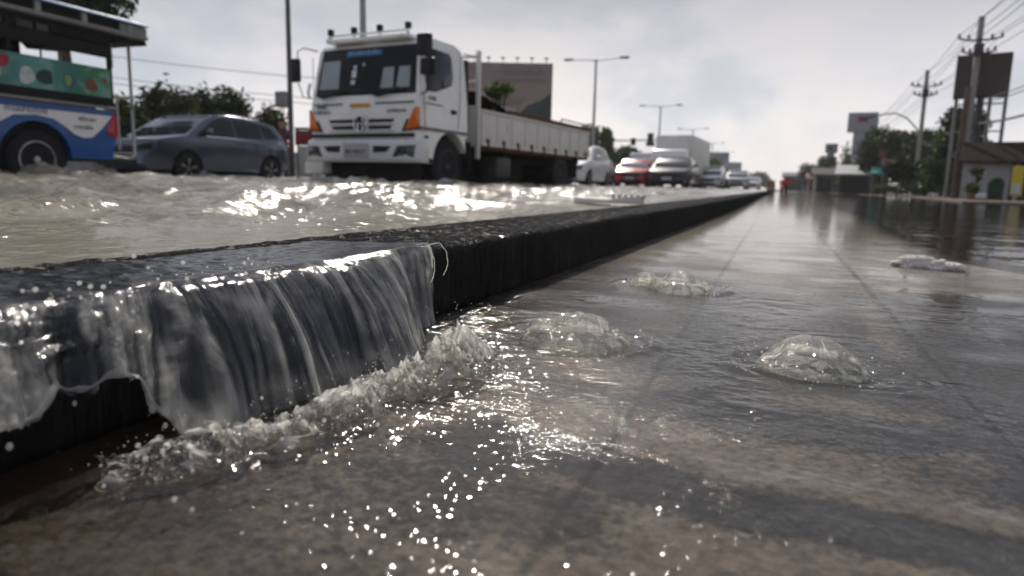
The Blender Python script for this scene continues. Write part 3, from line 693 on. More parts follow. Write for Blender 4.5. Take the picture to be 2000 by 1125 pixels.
CARS = {
 'suv': dict(L=4.45, W=1.82, belt=1.06, roof=1.60, tum=.20, fw=1.02, wb=2.62, r=.345, sill=.30,
   top=[(0,.42),(.0,.62),(.05,.80),(.16,.90),(.55,.98),(1.02,1.06),(1.60,1.42),(1.95,1.57),(2.5,1.61),(3.4,1.57),(3.95,1.47),(4.25,1.12),(4.40,1.00),(4.44,.75),(4.42,.45),(4.25,.34)],
   wins=[[(1.28,1.08),(1.78,1.40),(2.06,1.50),(2.42,1.515),(2.42,1.09)],[(2.50,1.09),(2.50,1.515),(3.30,1.48),(3.36,1.11)],[(3.44,1.115),(3.38,1.475),(3.70,1.42),(3.95,1.20),(3.93,1.15)]],
   ws=[(1.09,1.085),(1.90,1.545)], rw=[(3.99,1.43),(4.22,1.14)]),
 'hatch': dict(L=4.05, W=1.70, belt=.95, roof=1.48, tum=.22, fw=.82, wb=2.5, r=.30, sill=.26,
   top=[(0,.36),(.0,.55),(.06,.70),(.2,.78),(.8,.93),(.95,.98),(1.65,1.36),(2.0,1.46),(2.6,1.49),(3.4,1.42),(3.85,1.05),(4.02,.92),(4.05,.6),(4.0,.36),(3.9,.30)],
   wins=[[(1.25,.99),(1.75,1.32),(2.2,1.40),(2.3,1.40),(2.3,.99)],[(2.38,.99),(2.38,1.40),(3.1,1.37),(3.4,1.12),(3.4,1.0)]],
   ws=[(1.0,1.01),(1.95,1.44)], rw=[(3.45,1.38),(3.82,1.08)]),
 'sedan': dict(L=4.55, W=1.76, belt=.96, roof=1.46, tum=.24, fw=.88, wb=2.65, r=.31, sill=.26,
   top=[(0,.36),(.0,.55),(.06,.70),(.2,.78),(.9,.92),(1.15,.96),(1.85,1.34),(2.25,1.44),(2.8,1.46),(3.3,1.36),(3.9,1.06),(4.4,1.0),(4.54,.9),(4.55,.6),(4.5,.36),(4.4,.30)],
   wins=[[(1.5,.99),(2.0,1.31),(2.3,1.38),(2.62,1.39),(2.62,.99)],[(2.7,.99),(2.7,1.39),(3.15,1.34),(3.6,1.10),(3.6,1.02)]],
   ws=[(1.2,.99),(2.15,1.42)], rw=[(3.35,1.34),(3.85,1.08)]),
 'pickup': dict(L=5.2, W=1.86, belt=1.10, roof=1.76, tum=.18, fw=.98, wb=3.05, r=.37, sill=.42,
   top=[(0,.5),(-.02,.75),(.05,.98),(.2,1.06),(1.0,1.13),(1.25,1.16),(1.85,1.60),(2.15,1.74),(2.8,1.77),(3.3,1.70),(3.45,1.16),(3.5,1.12),(5.18,1.10),(5.2,.7),(5.18,.55),(5.1,.5)],
   wins=[[(1.5,1.16),(2.0,1.55),(2.3,1.64),(2.5,1.65),(2.5,1.16)],[(2.58,1.16),(2.58,1.65),(3.1,1.62),(3.25,1.18)]],
   ws=[(1.3,1.19),(2.05,1.70)], rw=[(3.34,1.62),(3.44,1.2)]),
}
def car(kind, M, loc, label, cat='car', rz=0.0, group=None, rim=None, spokes=5, name='parked_car', face=None):
    d = CARS[kind]; W2 = d['W']/2; L = d['L']; belt = d['belt']; roof = d['roof']
    t = empty(name, loc, rz, label, cat, group)
    def warp(v):
        s = 1.0
        if v.z > belt: s *= 1 - d['tum']*(v.z-belt)/(roof-belt)*.95
        e = max(0, (.95-v.y)/.95); s *= 1 - .20*e*e
        e = max(0, (v.y-(L-.7))/.7); s *= 1 - .13*e*e
        if v.z < .5: s *= 1 - .06*((.5-v.z)/.3)
        if d['belt']-.35 < v.z <= belt: s *= 1 + .012
        return Vector((v.x*s, v.y, v.z))
    f, b = d['fw'], d['fw']+d['wb']; ra = d['r']+.065
    out = list(d['top']) + list(reversed(arch(b, d['r'], ra, d['sill']))) + list(reversed(arch(f, d['r'], ra, d['sill']))) + [(.1, d['sill'])]
    mb = MB(); mb.prism(out, 'x', -W2, W2)
    bm = mb.bm; bmesh.ops.recalc_face_normals(bm, faces=bm.faces)
    es = [e for e in bm.edges if abs(e.verts[0].co.x-e.verts[1].co.x) < 1e-6 and max(e.verts[0].co.z, e.verts[1].co.z) > .45 and (e.verts[0].co.z > .75 or e.verts[0].co.y < .2 or e.verts[0].co.y > L-.3)]
    bmesh.ops.bevel(bm, geom=es, offset=.07, segments=3, profile=.5, affect='EDGES', clamp_overlap=True)
    cut_stations(mb, [L*k/14 for k in range(1, 14)], [d['sill']+.12, .62, belt-.2, belt, (belt+roof)/2])
    mb.build('body', M, t, smooth=True, warp=warp)
    for s in (1, -1):
        for poly in d['wins']:
            m = MB(); m.quad([(s*(W2+.004), y, z) for y, z in (poly if s < 0 else poly)], .012)
            m.build('side_window', M_GLASS, t, warp=warp)
    for key, mt_ in (('ws', M_GLASS if face is None else face), ('rw', M_GLASS)):
        (ya, za), (yb, zb) = d[key]; nrm = Vector((0, -(zb-za), (yb-ya))).normalized()*.028
        wa = W2*(.88 if key == 'ws' else .80); wb_ = W2*.86
        m = MB(); m.quad([Vector((-wa, ya, za))+nrm, Vector((wa, ya, za))+nrm, Vector((wb_, yb, zb))+nrm, Vector((-wb_, yb, zb))+nrm], .02)
        m.build('windscreen' if key == 'ws' else 'rear_window', mt_, t, warp=warp)
    gz = (d['top'][1][1]+d['top'][2][1])/2
    m = MB(); m.box((0, .03, gz-.02), (W2*1.02, .12, .17)); m.box((0, .03, gz-.27), (W2*1.15, .12, .14)); m.build('grille', M_BLACK, t, .01)
    m = MB(); m.box((0, -.035, gz-.17), (.42, .02, .13)); m.build('number_plate', M_PLATE, t)
    for s in (1, -1):
        m = MB(); m.prism([(s*W2*.50, gz+.0), (s*W2*.86, gz-.02), (s*W2*.90, gz+.13), (s*W2*.55, gz+.06)], 'y', .0, .34); m.build('headlight', M_LENS if kind != 'suv' else M_BLACK, t, .012)
        m = MB(); m.prism([(s*W2*.45, belt-.18), (s*W2*.90, belt-.20), (s*W2*.89, belt-.04), (s*W2*.5, belt-.08)], 'y', L-.25, L+.0); m.build('tail_light', M_TAIL, t, .01)
        m = MB(); m.ball((s*(W2+.12), d['ws'][0][0]+.42, belt+.10), .10, 2, (1.1, .6, .75)); m.box((s*(W2+.02), d['ws'][0][0]+.44, belt+.06), (.14,.05,.04)); m.build('wing_mirror', M, t, smooth=True)
        m = MB(); m.box((s*(W2+.012), (d['ws'][0][0]+d['rw'][1][0])/2+.1, belt+.005), (.012, d['rw'][1][0]-d['ws'][0][0]-.5, .02)); m.build('belt_trim', M_CHROME if kind == 'suv' else M_BLACK, t, warp=warp)
        for yy in (d['wins'][0][-1][0]-.18, d['wins'][1][-1][0]-.22):
            m = MB(); m.box((s*(W2+.014), yy, belt-.12), (.03,.16,.025)); m.build('door_handle', M, t, .006)
        for yy in (f, b): wheel(t, s*(W2-.11), yy, d['r'], .20, rim or M_ALLOY, spokes, s, .68)
    m = MB(); m.box((0, L/2, d['sill']+.06), (W2*1.7, L*.9, .10)); m.box((0, f, d['r']+.14), (W2*1.66, .78, .5)); m.box((0, b, d['r']+.14), (W2*1.66, .78, .5)); m.build('underbody', M_CHASSIS, t)
    return t

# ---- the grey-blue crossover
suv = car('suv', M_SUV, (-12.85, 10.52, BASE+.02), 'blue grey metallic crossover car passing behind the blue and white bus', spokes=5, name='crossover_car')
m = MB()
for s in (1, -1): m = MB(); m.box((s*.66, 2.85, 1.635), (.035, 1.7, .03)); m.build('roof_rail', M_BLACK, suv, .01)

# ---- the white truck
def truck():
    t = empty('flatbed_truck', (-6.62, 10.12, BASE), R(-6), 'white medium flatbed truck with rusty dropside bed driving through the flood', 'truck')
    W2 = 1.17
    # cab: front face at y=0, back at y=1.48
    prof = [(-.02,.98),(-.03,1.30),(.0,1.50),(.05,1.60),(.20,2.40),(.30,2.50),(.55,2.56),(1.20,2.56),(1.40,2.50),(1.48,2.38),(1.50,.98),(1.42,.98)] + list(reversed(arch(.94,.50,.55,.72)))+[(.36,.50),(.02,.50)]
    def warp(v):
        s = 1.0
        if v.z > 1.55: s -= .085*(v.z-1.55)/1.0
        if v.y < .25: s -= .05*((.25-v.y)/.25)**2
        return Vector((v.x*s, v.y, v.z))
    mb = MB(); mb.prism(prof, 'x', -W2, W2); bm = mb.bm; bmesh.ops.recalc_face_normals(bm, faces=bm.faces)
    es = [e for e in bm.edges if abs(e.verts[0].co.x-e.verts[1].co.x) < 1e-6 and (min(e.verts[0].co.z, e.verts[1].co.z) > 1.2 or e.verts[0].co.y < -.01)]
    bmesh.ops.bevel(bm, geom=es, offset=.09, segments=4, profile=.5, affect='EDGES', clamp_overlap=True)
    cut_stations(mb, (.12,.3,.6,1.0,1.3), (1.0,1.3,1.55,1.8,2.1,2.35)); mb.build('cab', M_WHITE, t, smooth=True, warp=warp)
    # windscreen
    def slope(z, off=0): return .05+.15*(z-1.60)/.80 - off
    ws = MB(); ws.quad([(-1.06, slope(1.62,.012), 1.62), (1.06, slope(1.62,.012), 1.62), (.985, slope(2.42,.012), 2.42), (-.985, slope(2.42,.012), 2.42)], .02)
    w = ws.build('windscreen', flat_glass('windscreen_dark', (.012,.014,.017), .04), t, .012)
    # pale panels on the glass paint in daylight through far windows; strip and stickers
    lit = pm('daylight_through_far_window', (.30,.34,.36), .12, 0, .12, 2)
    for (xa, xb, za, zb) in ((-.98,-.55,1.74,2.22),(.34,.60,1.72,2.06),(.66,.93,1.72,2.06)):
        m = MB(); m.quad([(xa, slope(za,.019), za), (xb, slope(za,.019), za), (xb-.02, slope(zb,.019), zb), (xa+.03, slope(zb,.019), zb)], .004); m.build('far_window_daylight', lit, w)
    m = MB(); m.quad([(-.46, slope(2.28,.019), 2.27), (.30, slope(2.28,.019), 2.27), (.30, slope(2.37,.019), 2.37), (-.46, slope(2.37,.019), 2.37)], .004)
    m.build('sun_strip', pm('blue_strip', (.03,.11,.24), .4), w)
    text('ขับดีมีน้ำใจ', .085, (-.08, slope(2.32,.028), 2.325), (R(79), 0, 0), pm('pale_blue_letters', (.35,.55,.75), .5), w, 'strip_lettering', .001, .66)
    paper = pm('pale_paper', (.6,.58,.65), .6)
    for (x, z, a, b) in ((-.24,1.98,.06,.10),(-.25,1.84,.055,.06),(-.23,2.09,.04,.05),(-.05,2.13,.02,.04)): m = MB(); m.box((x, slope(z,.024), z), (a*1.6, .004, b*1.3), Matrix.Rotation(R(-10), 3, 'X')); m.build('tax_sticker', paper, w)
    for x in (-.85, .32):
        m = MB(); m.tube([(x, -.02, 1.58), (x-.10+.3, -.005, 1.62), (x+.42, .02, 1.72)], .014, 6)
        m.box((x+.22, .005, 1.645), (.62, .02, .03), Matrix.Rotation(R(-8), 3, 'Y')); m.build('wiper', M_BLACK, w)
    # panel seams, grille, emblem
    m = MB(); m.box((-.72, -.022, 1.475), (.62,.022,.018)); m.box((.68, -.022, 1.475), (.78,.022,.018)); m.box((0, -.028, .945), (2.18,.03,.06)); m.build('panel_seam', M_BLACK, t)
    for (z, hw, x0) in ((1.185,.66,.17),(1.075,.60,.17)):
        for s in (1, -1): m = MB(); m.prism([(s*x0, z-.028),(s*hw, z-.024),(s*(hw+.03), z+.024),(s*x0, z+.028)], 'y', -.042, .02); m.build('grille_slot', M_BLACK, t)
    for z in (1.13, 1.02): m = MB(); m.box((0, -.035, z), (1.36, .03, .035)); m.build('grille_bar', M_PEARL, t, .01)
    em = MB(); n = 28
    em.lathe([(.135,-.05),(.140,-.062),(.128,-.068),(.116,-.062),(.116,-.04)], (0,0,1.14), 'y', n)
    for s in (1, -1): em.tube([(s*.116, -.055, 1.14), (s*.055, -.055, 1.15), (s*.045, -.055, 1.24)], .009, 6); em.tube([(s*.055, -.055, 1.13), (s*.045, -.055, 1.04)], .009, 6)
    em.box((0, -.055, 1.14), (.20, .02, .022))
    e = em.build('emblem', M_CHROME, t, smooth=True)
    m = MB(); m.lathe([(.118,-.052),(.001,-.052)], (0,0,1.14), 'y', n); m.build('emblem_backing', M_BLACK, e)
    text('HINO', .085, (-.83, -.052, 1.335), FRONT_R, M_INK, t, 'badge', .004, .34)
    text('DOMINATOR', .07, (.75, -.052, 1.335), FRONT_R, pm('maroon_badge', (.10,.02,.03), .5), t, 'badge', .004, .38)
    m = MB(); m.box((-.02, -.036, 1.445), (.42,.012,.055)); m.build('amber_plate', pm('orange_plate', (.62,.24,.01), .5), t)
    m = MB(); m.prism([(-.96,1.41),(-.76,1.41),(-.80,1.48),(-.92,1.48)], 'y', -.04, -.02); m.build('teal_sticker', pm('teal_sticker_film', (.12,.20,.24), .5), t)
    # corner lamps
    for s in (1, -1):
        c = MB(); c.prism([(s*.90,1.03),(s*1.135,1.06),(s*1.135,1.40),(s*1.07,1.36),(s*.98,1.17)], 'y', -.045, .12); l = c.build('corner_lamp', M_AMBER, t, .012)
        q = MB(); q.prism([(s*.84,1.005),(s*1.14,1.03),(s*1.14,1.055),(s*.90,1.03),(s*.98,1.20),(s*.94,1.20)], 'y', -.04, .05); q.build('lamp_bezel', M_BLACK, l)
        # mirrors
        h = MB(); h.tube([(s*1.05,.12,2.40),(s*1.25,.0,2.45),(s*1.36,-.05,2.40),(s*1.38,-.05,1.9),(s*1.30,.0,1.62),(s*1.12,.10,1.60)], .016, 6)
        a = h.build('mirror_arm', M_WHITE if s < 0 else M_BLACK, t, smooth=True)
        if s > 0:
            h = MB(); h.box((1.22,.06,2.36),(.26,.12,.34)); h.box((1.30,.05,2.02),(.28,.10,.26)); h.build('mirror', M_BLACK, a, .035)
        else:
            h = MB(); h.box((-1.44,-.03,2.08),(.20,.09,.40)); h.build('mirror', M_BLACK, a, .03)
    # bumper
    def bw(v): return Vector((v.x, v.y + .10*max(0, (abs(v.x)-.80)/.38)**2, v.z))
    b = MB(); b.prism([(.10,.50),(-.12,.50),(-.16,.56),(-.16,.70),(-.12,.86),(-.02,.90),(.10,.90)], 'x', -1.21, 1.21); cutx = [-.9,-.6,.6,.9]
    for x in cutx+[-1.05,1.05]: bmesh.ops.bisect_plane(b.bm, geom=b.bm.verts[:]+b.bm.edges[:]+b.bm.faces[:], plane_co=(x,0,0), plane_no=(1,0,0), dist=1e-4)
    bu = b.build('bumper', M_PEARL, t, .012, warp=bw)
    for s in (1, -1): m = MB(); m.prism([(s*.36,.66),(s*.62,.67),(s*.70,.76),(s*.36,.77)], 'y', -.175, -.1); m.build('bumper_slot', M_BLACK, bu)
    for s in (1, -1):
        m = MB(); m.prism([(s*.74,.585),(s*1.12,.585),(s*1.14,.785),(s*.84,.77)], 'y', -.172, -.05); l = m.build('headlight', pm('smoked_headlight', (.05,.05,.045), .15, 0, .3, 9, 0, 40, None, 1, .5, .6), bu, .012, warp=bw)
        m = MB(); m.ball((s*.92,-.165,.68), .075, 2, (1.3,.35,1)); m.build('lamp_glass', M_LENS, l, smooth=True, warp=bw)
    m = MB(); m.box((-.0,-.18,.69), (.52,.012,.24)); pl = m.build('number_plate', M_PLATE, bu, .004)
    text('82-4617', .10, (0,-.19,.67), FRONT_R, M_INK, pl, 'plate_lettering', .002, .42)
    m = MB(); m.box((-.98,.02,.40),(.42,.30,.20)); m.build('front_step', M_BED, t, .02)
    m = MB(); m.box((0,.22,.30),(1.95,.24,.46)); m.tube([(.12,-.02,.36),(.12,-.08,.36)], .045, 10); m.build('crossmember_shade', M_CHASSIS, t)  # black block reaches down to fill in the shade under the bumper
    # roof: visor bar and four marker lamps
    m = MB(); m.box((0,.28,2.545),(1.72,.34,.06)); m.tube([(-.86,.16,2.58),(-.80,.14,2.63),(.80,.14,2.63),(.86,.16,2.58)], .02, 6); m.build('roof_visor', M_WHITE, t, .015)
    for x in (-.78,-.27,.27,.84):
        m = MB(); m.box((x,.15,2.70),(.085,.08,.10)); m.tube([(x,.15,2.58),(x,.15,2.66)], .012, 6); m.build('marker_lamp', M_BLACK, t, .008)
    # doors
    for s in (1, -1):
        def sx(z): return s*(W2*(1-.085*max(0, z-1.55)) + .006)
        g_ = MB(); g_.quad([(sx(z), y, z) for (y, z) in ((.18,1.66),(.50,1.68),(1.00,1.84),(1.08,1.98),(1.06,2.32),(1.0,2.38),(.30,2.38))], .012); dw = g_.build('door_window', M_GLASS, t, .006)
        m = MB(); m.box((sx(2.05)*1.006, .44, 2.03), (.012,.022,.68), Matrix.Rotation(R(-14), 3, 'X')); m.build('window_bar', M_BLACK, dw)
        m = MB()
        pts = [(.12,1.60),(.14,1.1),(.30,.98)]
        m.tube([(sx(1.5)+s*.002,.13,2.3),(sx(1.5),.12,1.5),(sx(1.1),.16,1.02)], .006, 4); m.tube([(sx(1.5),1.22,2.40),(sx(1.5),1.24,1.7),(sx(1.2),1.18,1.12)], .006, 4); m.box((sx(1.1)+s*.004,.75,1.06),(.03,1.5,.05)); m.box((sx(1.5),.42,1.47),(.012,.5,.018))
        m.build('door_seam', pm('seam_grey', (.16,.16,.15), .6), t)
        m = MB(); m.box((sx(1.4)+s*.012,1.02,1.40),(.03,.16,.07)); m.build('door_handle', M_BLACK, t, .01)
        m = MB(); m.tube([(sx(1.8)+s*.05,.06,1.60),(sx(1.8)+s*.08,.05,1.70),(sx(1.9)+s*.05,.06,1.86)], .028, 8); m.build('grab_handle', M_WHITE, t, smooth=True)
        m = MB(); m.box((sx(.9)+s*.006,.19,.90),(.012,.10,.10)); m.build('side_reflector', pm('dark_red_reflector', (.05,.012,.014), .4), t, .006)
        text('500', .10, (sx(1.4)+s*.004, .36, 1.56), SIDE_R if s > 0 else (R(90),0,R(-90)), pm('green_badge', (.08,.17,.10), .5), t, 'side_badge', .003, .22)
        m = MB(); m.box((s*1.12,.18,.545),(.14,.34,.08)); m.build('step', M_CHASSIS, t, .01)
        for yy in (.94, 6.0): wheel(t, s*(W2-.17), yy, .47, .26, M_STEEL, 0, s, .60, pm('dark_rim', (.06,.06,.06), .6, .3))
        m = MB(); m.box((s*1.02,1.52,.66),(.42,.02,.52)); m.build('mud_flap', M_BLACK, t); m = MB(); m.box((s*1.02,6.65,.62),(.5,.02,.5)); m.build('mud_flap', M_BLACK, t)
    m = MB(); m.box((0,.94,.75),(1.9,1.0,.9)); m.box((0,1.72,1.25),(1.7,.34,1.5)); m.build('engine_bay', M_CHASSIS, t)
    # chassis
    m = MB()
    for s in (1, -1): m.box((s*.42,4.6,.74),(.10,6.1,.20)); 
    for y in (2.2,3.4,4.6,5.4,6.6,7.5): m.box((0,y,.80),(1.9,.10,.12))
    m.box((0,3.5,.42),(.9,3.4,.5)); m.box((0,7.2,.45),(1.5,.5,.5))  # solid dark boxes close the view under the bed, standing for shade
    m.tube([(-.9,6.0,.47),(.9,6.0,.47)], .09, 10); m.ball((0,6.0,.47), .2, 2)
    m.build('chassis', M_CHASSIS, t)
    m = MB(); m.box((.86,3.15,.52),(.44,.62,.40)); m.build('fuel_tank', pm('grey_tank', (.06,.06,.06), .5, .3), t, .05)
    m = MB(); m.box((-.86,3.3,.55),(.44,1.0,.36)); m.build('battery_box', M_CHASSIS, t, .02)
    # bed
    y0, y1, z0, z1 = 2.02, 7.70, .90, 1.56
    m = MB(); m.box((0,(y0+y1)/2,z0-.03),(2.28,y1-y0,.07)); m.build('bed_floor', M_RUST, t)
    for s in (1, -1):
        m = MB(); m.box((s*1.14,(y0+y1)/2,(z0+z1)/2),(.035,y1-y0,z1-z0)); n = 9
        for k in range(n+1): m.box((s*1.168, y0+.03+(y1-y0-.06)*k/n, (z0+z1)/2-.01), (.03,.045,z1-z0-.02))
        m.box((s*1.168,(y0+y1)/2,z1-.02),(.036,y1-y0,.045)); m.box((s*1.168,(y0+y1)/2,z0+.02),(.036,y1-y0,.05))
        sd_ = m.build('side_gate', M_BED, t, .006)
        m = MB(); 
        for k in range(n): m = MB(); m.box((s*1.178, y0+.25+(y1-y0-.5)*k/(n-1), z0+.03), (.05,.07,.20)); m.build('hinge', M_RUST, sd_, .008)
        m = MB(); m.box((s*1.12,(y0+y1)/2+.6,z1+.05),(.06,y1-y0-1.2,.10)); m.tube([(s*1.1,y0+.5,z1+.02),(s*1.1,y0+.6,z1+.05)], .03, 6); m.tube([(s*1.12,5.9,z1+.02),(s*1.12,5.95,z1+.17),(s*1.12,7.65,z1+.17),(s*1.12,7.68,z1)], .018, 6); m.build('top_rail', M_RUST, t)
    m = MB(); m.box((0,y1+.0,(z0+z1)/2),(2.32,.04,z1-z0)); m.build('tailgate', M_BED, t, .008)
    hb = MB()
    for s in (1, -1): hb.box((s*1.13,1.95,1.62),(.075,.075,1.95))
    hb.box((0,1.95,2.50),(2.30,.05,.05)); hb.box((0,1.95,2.05),(2.30,.04,.04)); hb.box((0,1.95,1.25),(2.24,.03,.75))
    for x in (-.6,0,.6): hb.box((x,1.95,2.0),(.04,.04,1.0))
    hb.build('headboard', M_BED, t, .006)
    m = MB(); m.box((.95,1.72,1.85),(.14,.16,1.1)); m.build('air_intake', M_BLACK, t, .02)
    m = MB(); m.tube([(1.06,1.52,2.47),(1.13,1.95,2.48)], .014, 6); m.build('stay_bar', M_BED, t)
    return t, y0, y1, z1
TRUCK, ty0, ty1, tz1 = truck()
# the load is a thing of its own lying in the bed
def load():
    n, k = 70, 34
    yy, xx = np.meshgrid(np.linspace(ty0+.1, ty1-.1, n), np.linspace(-1.08, 1.08, k), indexing='ij')
    z = tz1-.06 + .15*fbm(xx*1.3, yy*.9, 300, 3) + .07*fbm(xx*6, yy*6, 302, 3) + .42*np.exp(-(np.clip(yy-2.6, 0, 9)/2.3)**2)*(1-.35*(xx/1.1)**2) + .10*(1-(xx/1.1)**2)
    z = np.where(np.abs(xx) > 1.0, np.minimum(z, tz1+.03+.26*np.exp(-(np.clip(yy-2.6, 0, 9)/2.0)**2)), z)
    q, _ = grid_quads(n, k)
    t = NT('earth_and_weeds'); p = t.n('ShaderNodeBsdfPrincipled'); v = t.co()
    t.l(t.ramp(t.noise(v, 5, 6, .7), [(.3, (.018,.010,.008)), (.5, (.04,.022,.016)), (.62, (.04,.045,.014)), (.8, (.025,.04,.01))]), p.inputs['Base Color']); p.inputs['Roughness'].default_value = .95
    t.l(t.bump(t.noise(v, 40, 5), .8, .03), p.inputs['Normal'])
    o = np_mesh('soil_load', np.stack([xx, yy, z], -1).reshape(-1, 3), q, t.done(p.outputs[0]))
    o.matrix_world = Matrix.Translation(TRUCK.location) @ Matrix.Rotation(R(-6), 4, 'Z')
    return tag(o, 'heap of brown soil and weeds heaped in the truck bed', 'soil')
load()
LP = TRUCK.matrix_basis @ Vector((.75, 3.35, tz1+.25))

# ---- the blue and white songthaew bus
def bus():
    t = empty('minibus', (-9.42, 0, BASE), 0, 'blue and white open sided pickup bus with green advertising board', 'bus')
    W2 = .92
    yn, yr = 1.75, 6.98       # nose and tail along the road
    body = MB()
    prof = [(yn,.45),(yn-.02,.75),(yn+.08,.95),(yn+1.05,1.08),(yn+1.6,1.16),(yn+1.62,1.06),(yr,1.06),(yr+.01,.75),(yr-.06,.40)] + list(reversed(arch(5.885,.37,.46,.40)))+list(reversed(arch(2.85,.37,.46,.40)))
    body.prism(prof, 'x', -W2, W2)
    cut_stations(body, [yn+.4*k for k in range(1, 13)], (.6,.85))
    def warp(v):
        s = 1.0 - .03*max(0, (.7-v.z)/.3)
        e = max(0, (yn+.9-v.y)/.9); s -= .15*e*e
        return Vector((v.x*s, v.y, v.z))
    body.build('body', M_BLUE, t, smooth=True, warp=warp)
    # painted white wave
    wave = [(4.6,.98),(4.6,.62),(5.0,.60),(5.25,.66),(5.45,.78),(5.62,.88),(5.9,.905),(6.12,.87),(6.26,.79),(6.38,.70),(6.50,.665),(6.62,.68),(6.74,.78),(6.93,.98)]
    for s in (1, -1):
        m = MB(); m.quad([(s*(W2+.004), y, z) for y, z in wave], .006); m.build('white_wave', M_WHITE2, t, warp=warp)
        rr = SIDE_R if s > 0 else (R(90), 0, R(-90))
        text('ทะเลสาบทอง', .11, (s*(W2+.008), 5.78, .955), rr, pm('purple_letters', (.10,.085,.20), .5), t, 'side_lettering', .002, .50)
        text('ศรีราชา', .075, (s*(W2+.008), 6.56, .905), rr, M_INK, t, 'side_lettering', .002, .24)
        text('นาเกลือ', .075, (s*(W2+.008), 6.50, .80), rr, M_INK, t, 'side_lettering', .002, .26)
        m = MB(); m.prism([(yr-.02,1.04),(yr-.14,.80),(yr-.13,.72),(yr+.02,.70),(yr+.03,.9)], 'x', s*(W2-.16), s*(W2+.012)); m.build('tail_light', M_TAIL, t, .012)
        for yy in (2.85, 5.885): wheel(t, s*(W2-.12), yy, .36, .22, M_STEEL, 0, s, .62)
        # ledge, dark sill, advertising board
        m = MB(); m.box((s*(W2+.015), 5.2, 1.085), (.07, 3.6, .035)); m.build('ledge', pm('dull_metal', (.22,.21,.20), .5, .3), t, .006)
        m = MB(); m.box((s*(W2-.03), 5.2, 1.16), (.06, 3.56, .12)); m.build('sill_panel', M_CHASSIS, t)
        y0, y1, z0, z1 = 3.45, 6.95, 1.21, 1.60
        m = MB(); m.box((s*(W2-.02), (y0+y1)/2, (z0+z1)/2), (.03, y1-y0, z1-z0))
        tt = NT('printed_green_board'); p = tt.n('ShaderNodeBsdfPrincipled'); v = tt.co((0,1,1))
        sp = tt.n('ShaderNodeSeparateXYZ'); tt.l(v, sp.inputs[0])
        g1 = tt.ramp(tt.math('MULTIPLY', tt.math('SUBTRACT', sp.outputs[1], 4.6), .42), [(.0, (.02,.20,.03)), (.3, (.01,.06,.035)), (.55, (.06,.24,.22)), (.75, (.015,.13,.10)), (1, (.02,.17,.03))])
        g2 = tt.mix(tt.ramp(tt.noise(v, 3.2, 4, .5, .6), [(.48, (0,0,0)), (.62, (.8,.8,.8))]), g1, (.16,.30,.27))
        tt.l(g2, p.inputs['Base Color']); p.inputs['Roughness'].default_value = .4
        bd = m.build('advert_board', tt.done(p.outputs[0]), t)
        for (yc, zc, ry, rz, c) in ((5.55,1.49,.08,.08,(.28,.03,.05)), (5.42,1.35,.12,.05,(.55,.55,.55)), (5.82,1.36,.09,.12,(.42,.45,.44)), (6.05,1.37,.10,.10,(.02,.05,.05)), (6.36,1.37,.08,.10,(.06,.09,.16)), (6.34,1.37,.04,.08,(.20,.30,.05)), (6.66,1.36,.08,.09,(.16,.07,.04)), (6.86,1.44,.03,.03,(.35,.04,.04))):
            m = MB(); off = .004 if ry != .04 else .006; m.quad([(s*(W2-.005+off), yc+ry*math.cos(a)*(1+.18*math.sin(3*a+yc*9)), zc+rz*math.sin(a)*(1+.15*math.cos(2*a+yc))) for a in [2*PI*k/18 for k in range(18)]], .003)
            m.build('board_print', pm('print_ink', c, .45, 0, .35, 14), bd)
        # posts
        for yy in (3.45, 4.55, 5.65, 6.96):
            m = MB(); m.box((s*(W2-.03), yy, 1.62), (.045,.045,1.0)); m.build('post', M_CHASSIS, t)
        m = MB(); m.tube([(s*(W2-.03), 3.45, 1.76), (s*(W2-.03), 6.96, 1.76)], .02, 6); m.build('hand_rail', M_CHASSIS, t)
        # dark header with small lights
        m = MB()
        for (ya, yb) in ((3.45,4.6),(4.66,5.62),(5.72,6.96)): pass
        y_e = [3.45, 3.8, 4.5, 4.65, 5.22, 5.30, 5.66, 5.76, 5.98, 5.995, 6.17, 6.96]
        m.box((s*(W2-.03), 5.2, 2.055), (.04, 3.52, .10)); m.box((s*(W2-.03), 5.2, 1.84), (.04, 3.52, .16))
        for i in range(0, len(y_e)-1):
            ya, yb = y_e[i], y_e[i+1]
            if i in (1, 3, 5, 7, 9): continue
            m.box((s*(W2-.03), (ya+yb)/2, 1.955), (.04, yb-ya, .11))
        m.build('header_panel', M_CHASSIS, t)
    # roof deck
    m = MB(); m.box((0, 5.1, 2.10), (2.0, 4.85, .055)); m.build('roof_beam', pm('grey_roof_edge', (.20,.20,.20), .55, 0, .2), t, .015)
    m = MB(); m.box((0, 5.0, 2.18), (1.9, 4.6, .14)); 
    m.build('roof_core', M_CHASSIS, t)
    mbk = pm('grey_bracket', (.28,.28,.28), .5)
    for s in (1, -1):
        for yy in (3.6, 4.45, 5.3, 5.98, 6.58, 7.25): m = MB(); m.box((s*.965, yy, 2.18), (.05,.07,.13)); m.build('roof_bracket', mbk, t, .008)
    m = MB(); m.prism([(-1.03,2.245),(1.03,2.245),(1.0,2.29),(.6,2.335),(-.6,2.335),(-1.0,2.29)], 'y', 2.7, 7.52); m.build('roof', pm('blue_roof', (.03,.11,.28), .5, 0, .25, 6, 0, 40, (.32,.34,.36), 2.2, .60), t, .01)
    m = MB(); m.prism([(7.52,2.08),(7.52,2.235),(7.1,2.235),(7.1,2.12),(7.3,2.06)], 'x', -.97, .97); m.build('roof_tail', pm('grey_tail', (.22,.22,.22), .55), t)
    m = MB(); m.prism([(7.55,2.08),(7.58,2.02),(7.1,1.98),(7.0,2.07)], 'x', -.9, .9); m.build('rear_canopy', M_CHASSIS, t)
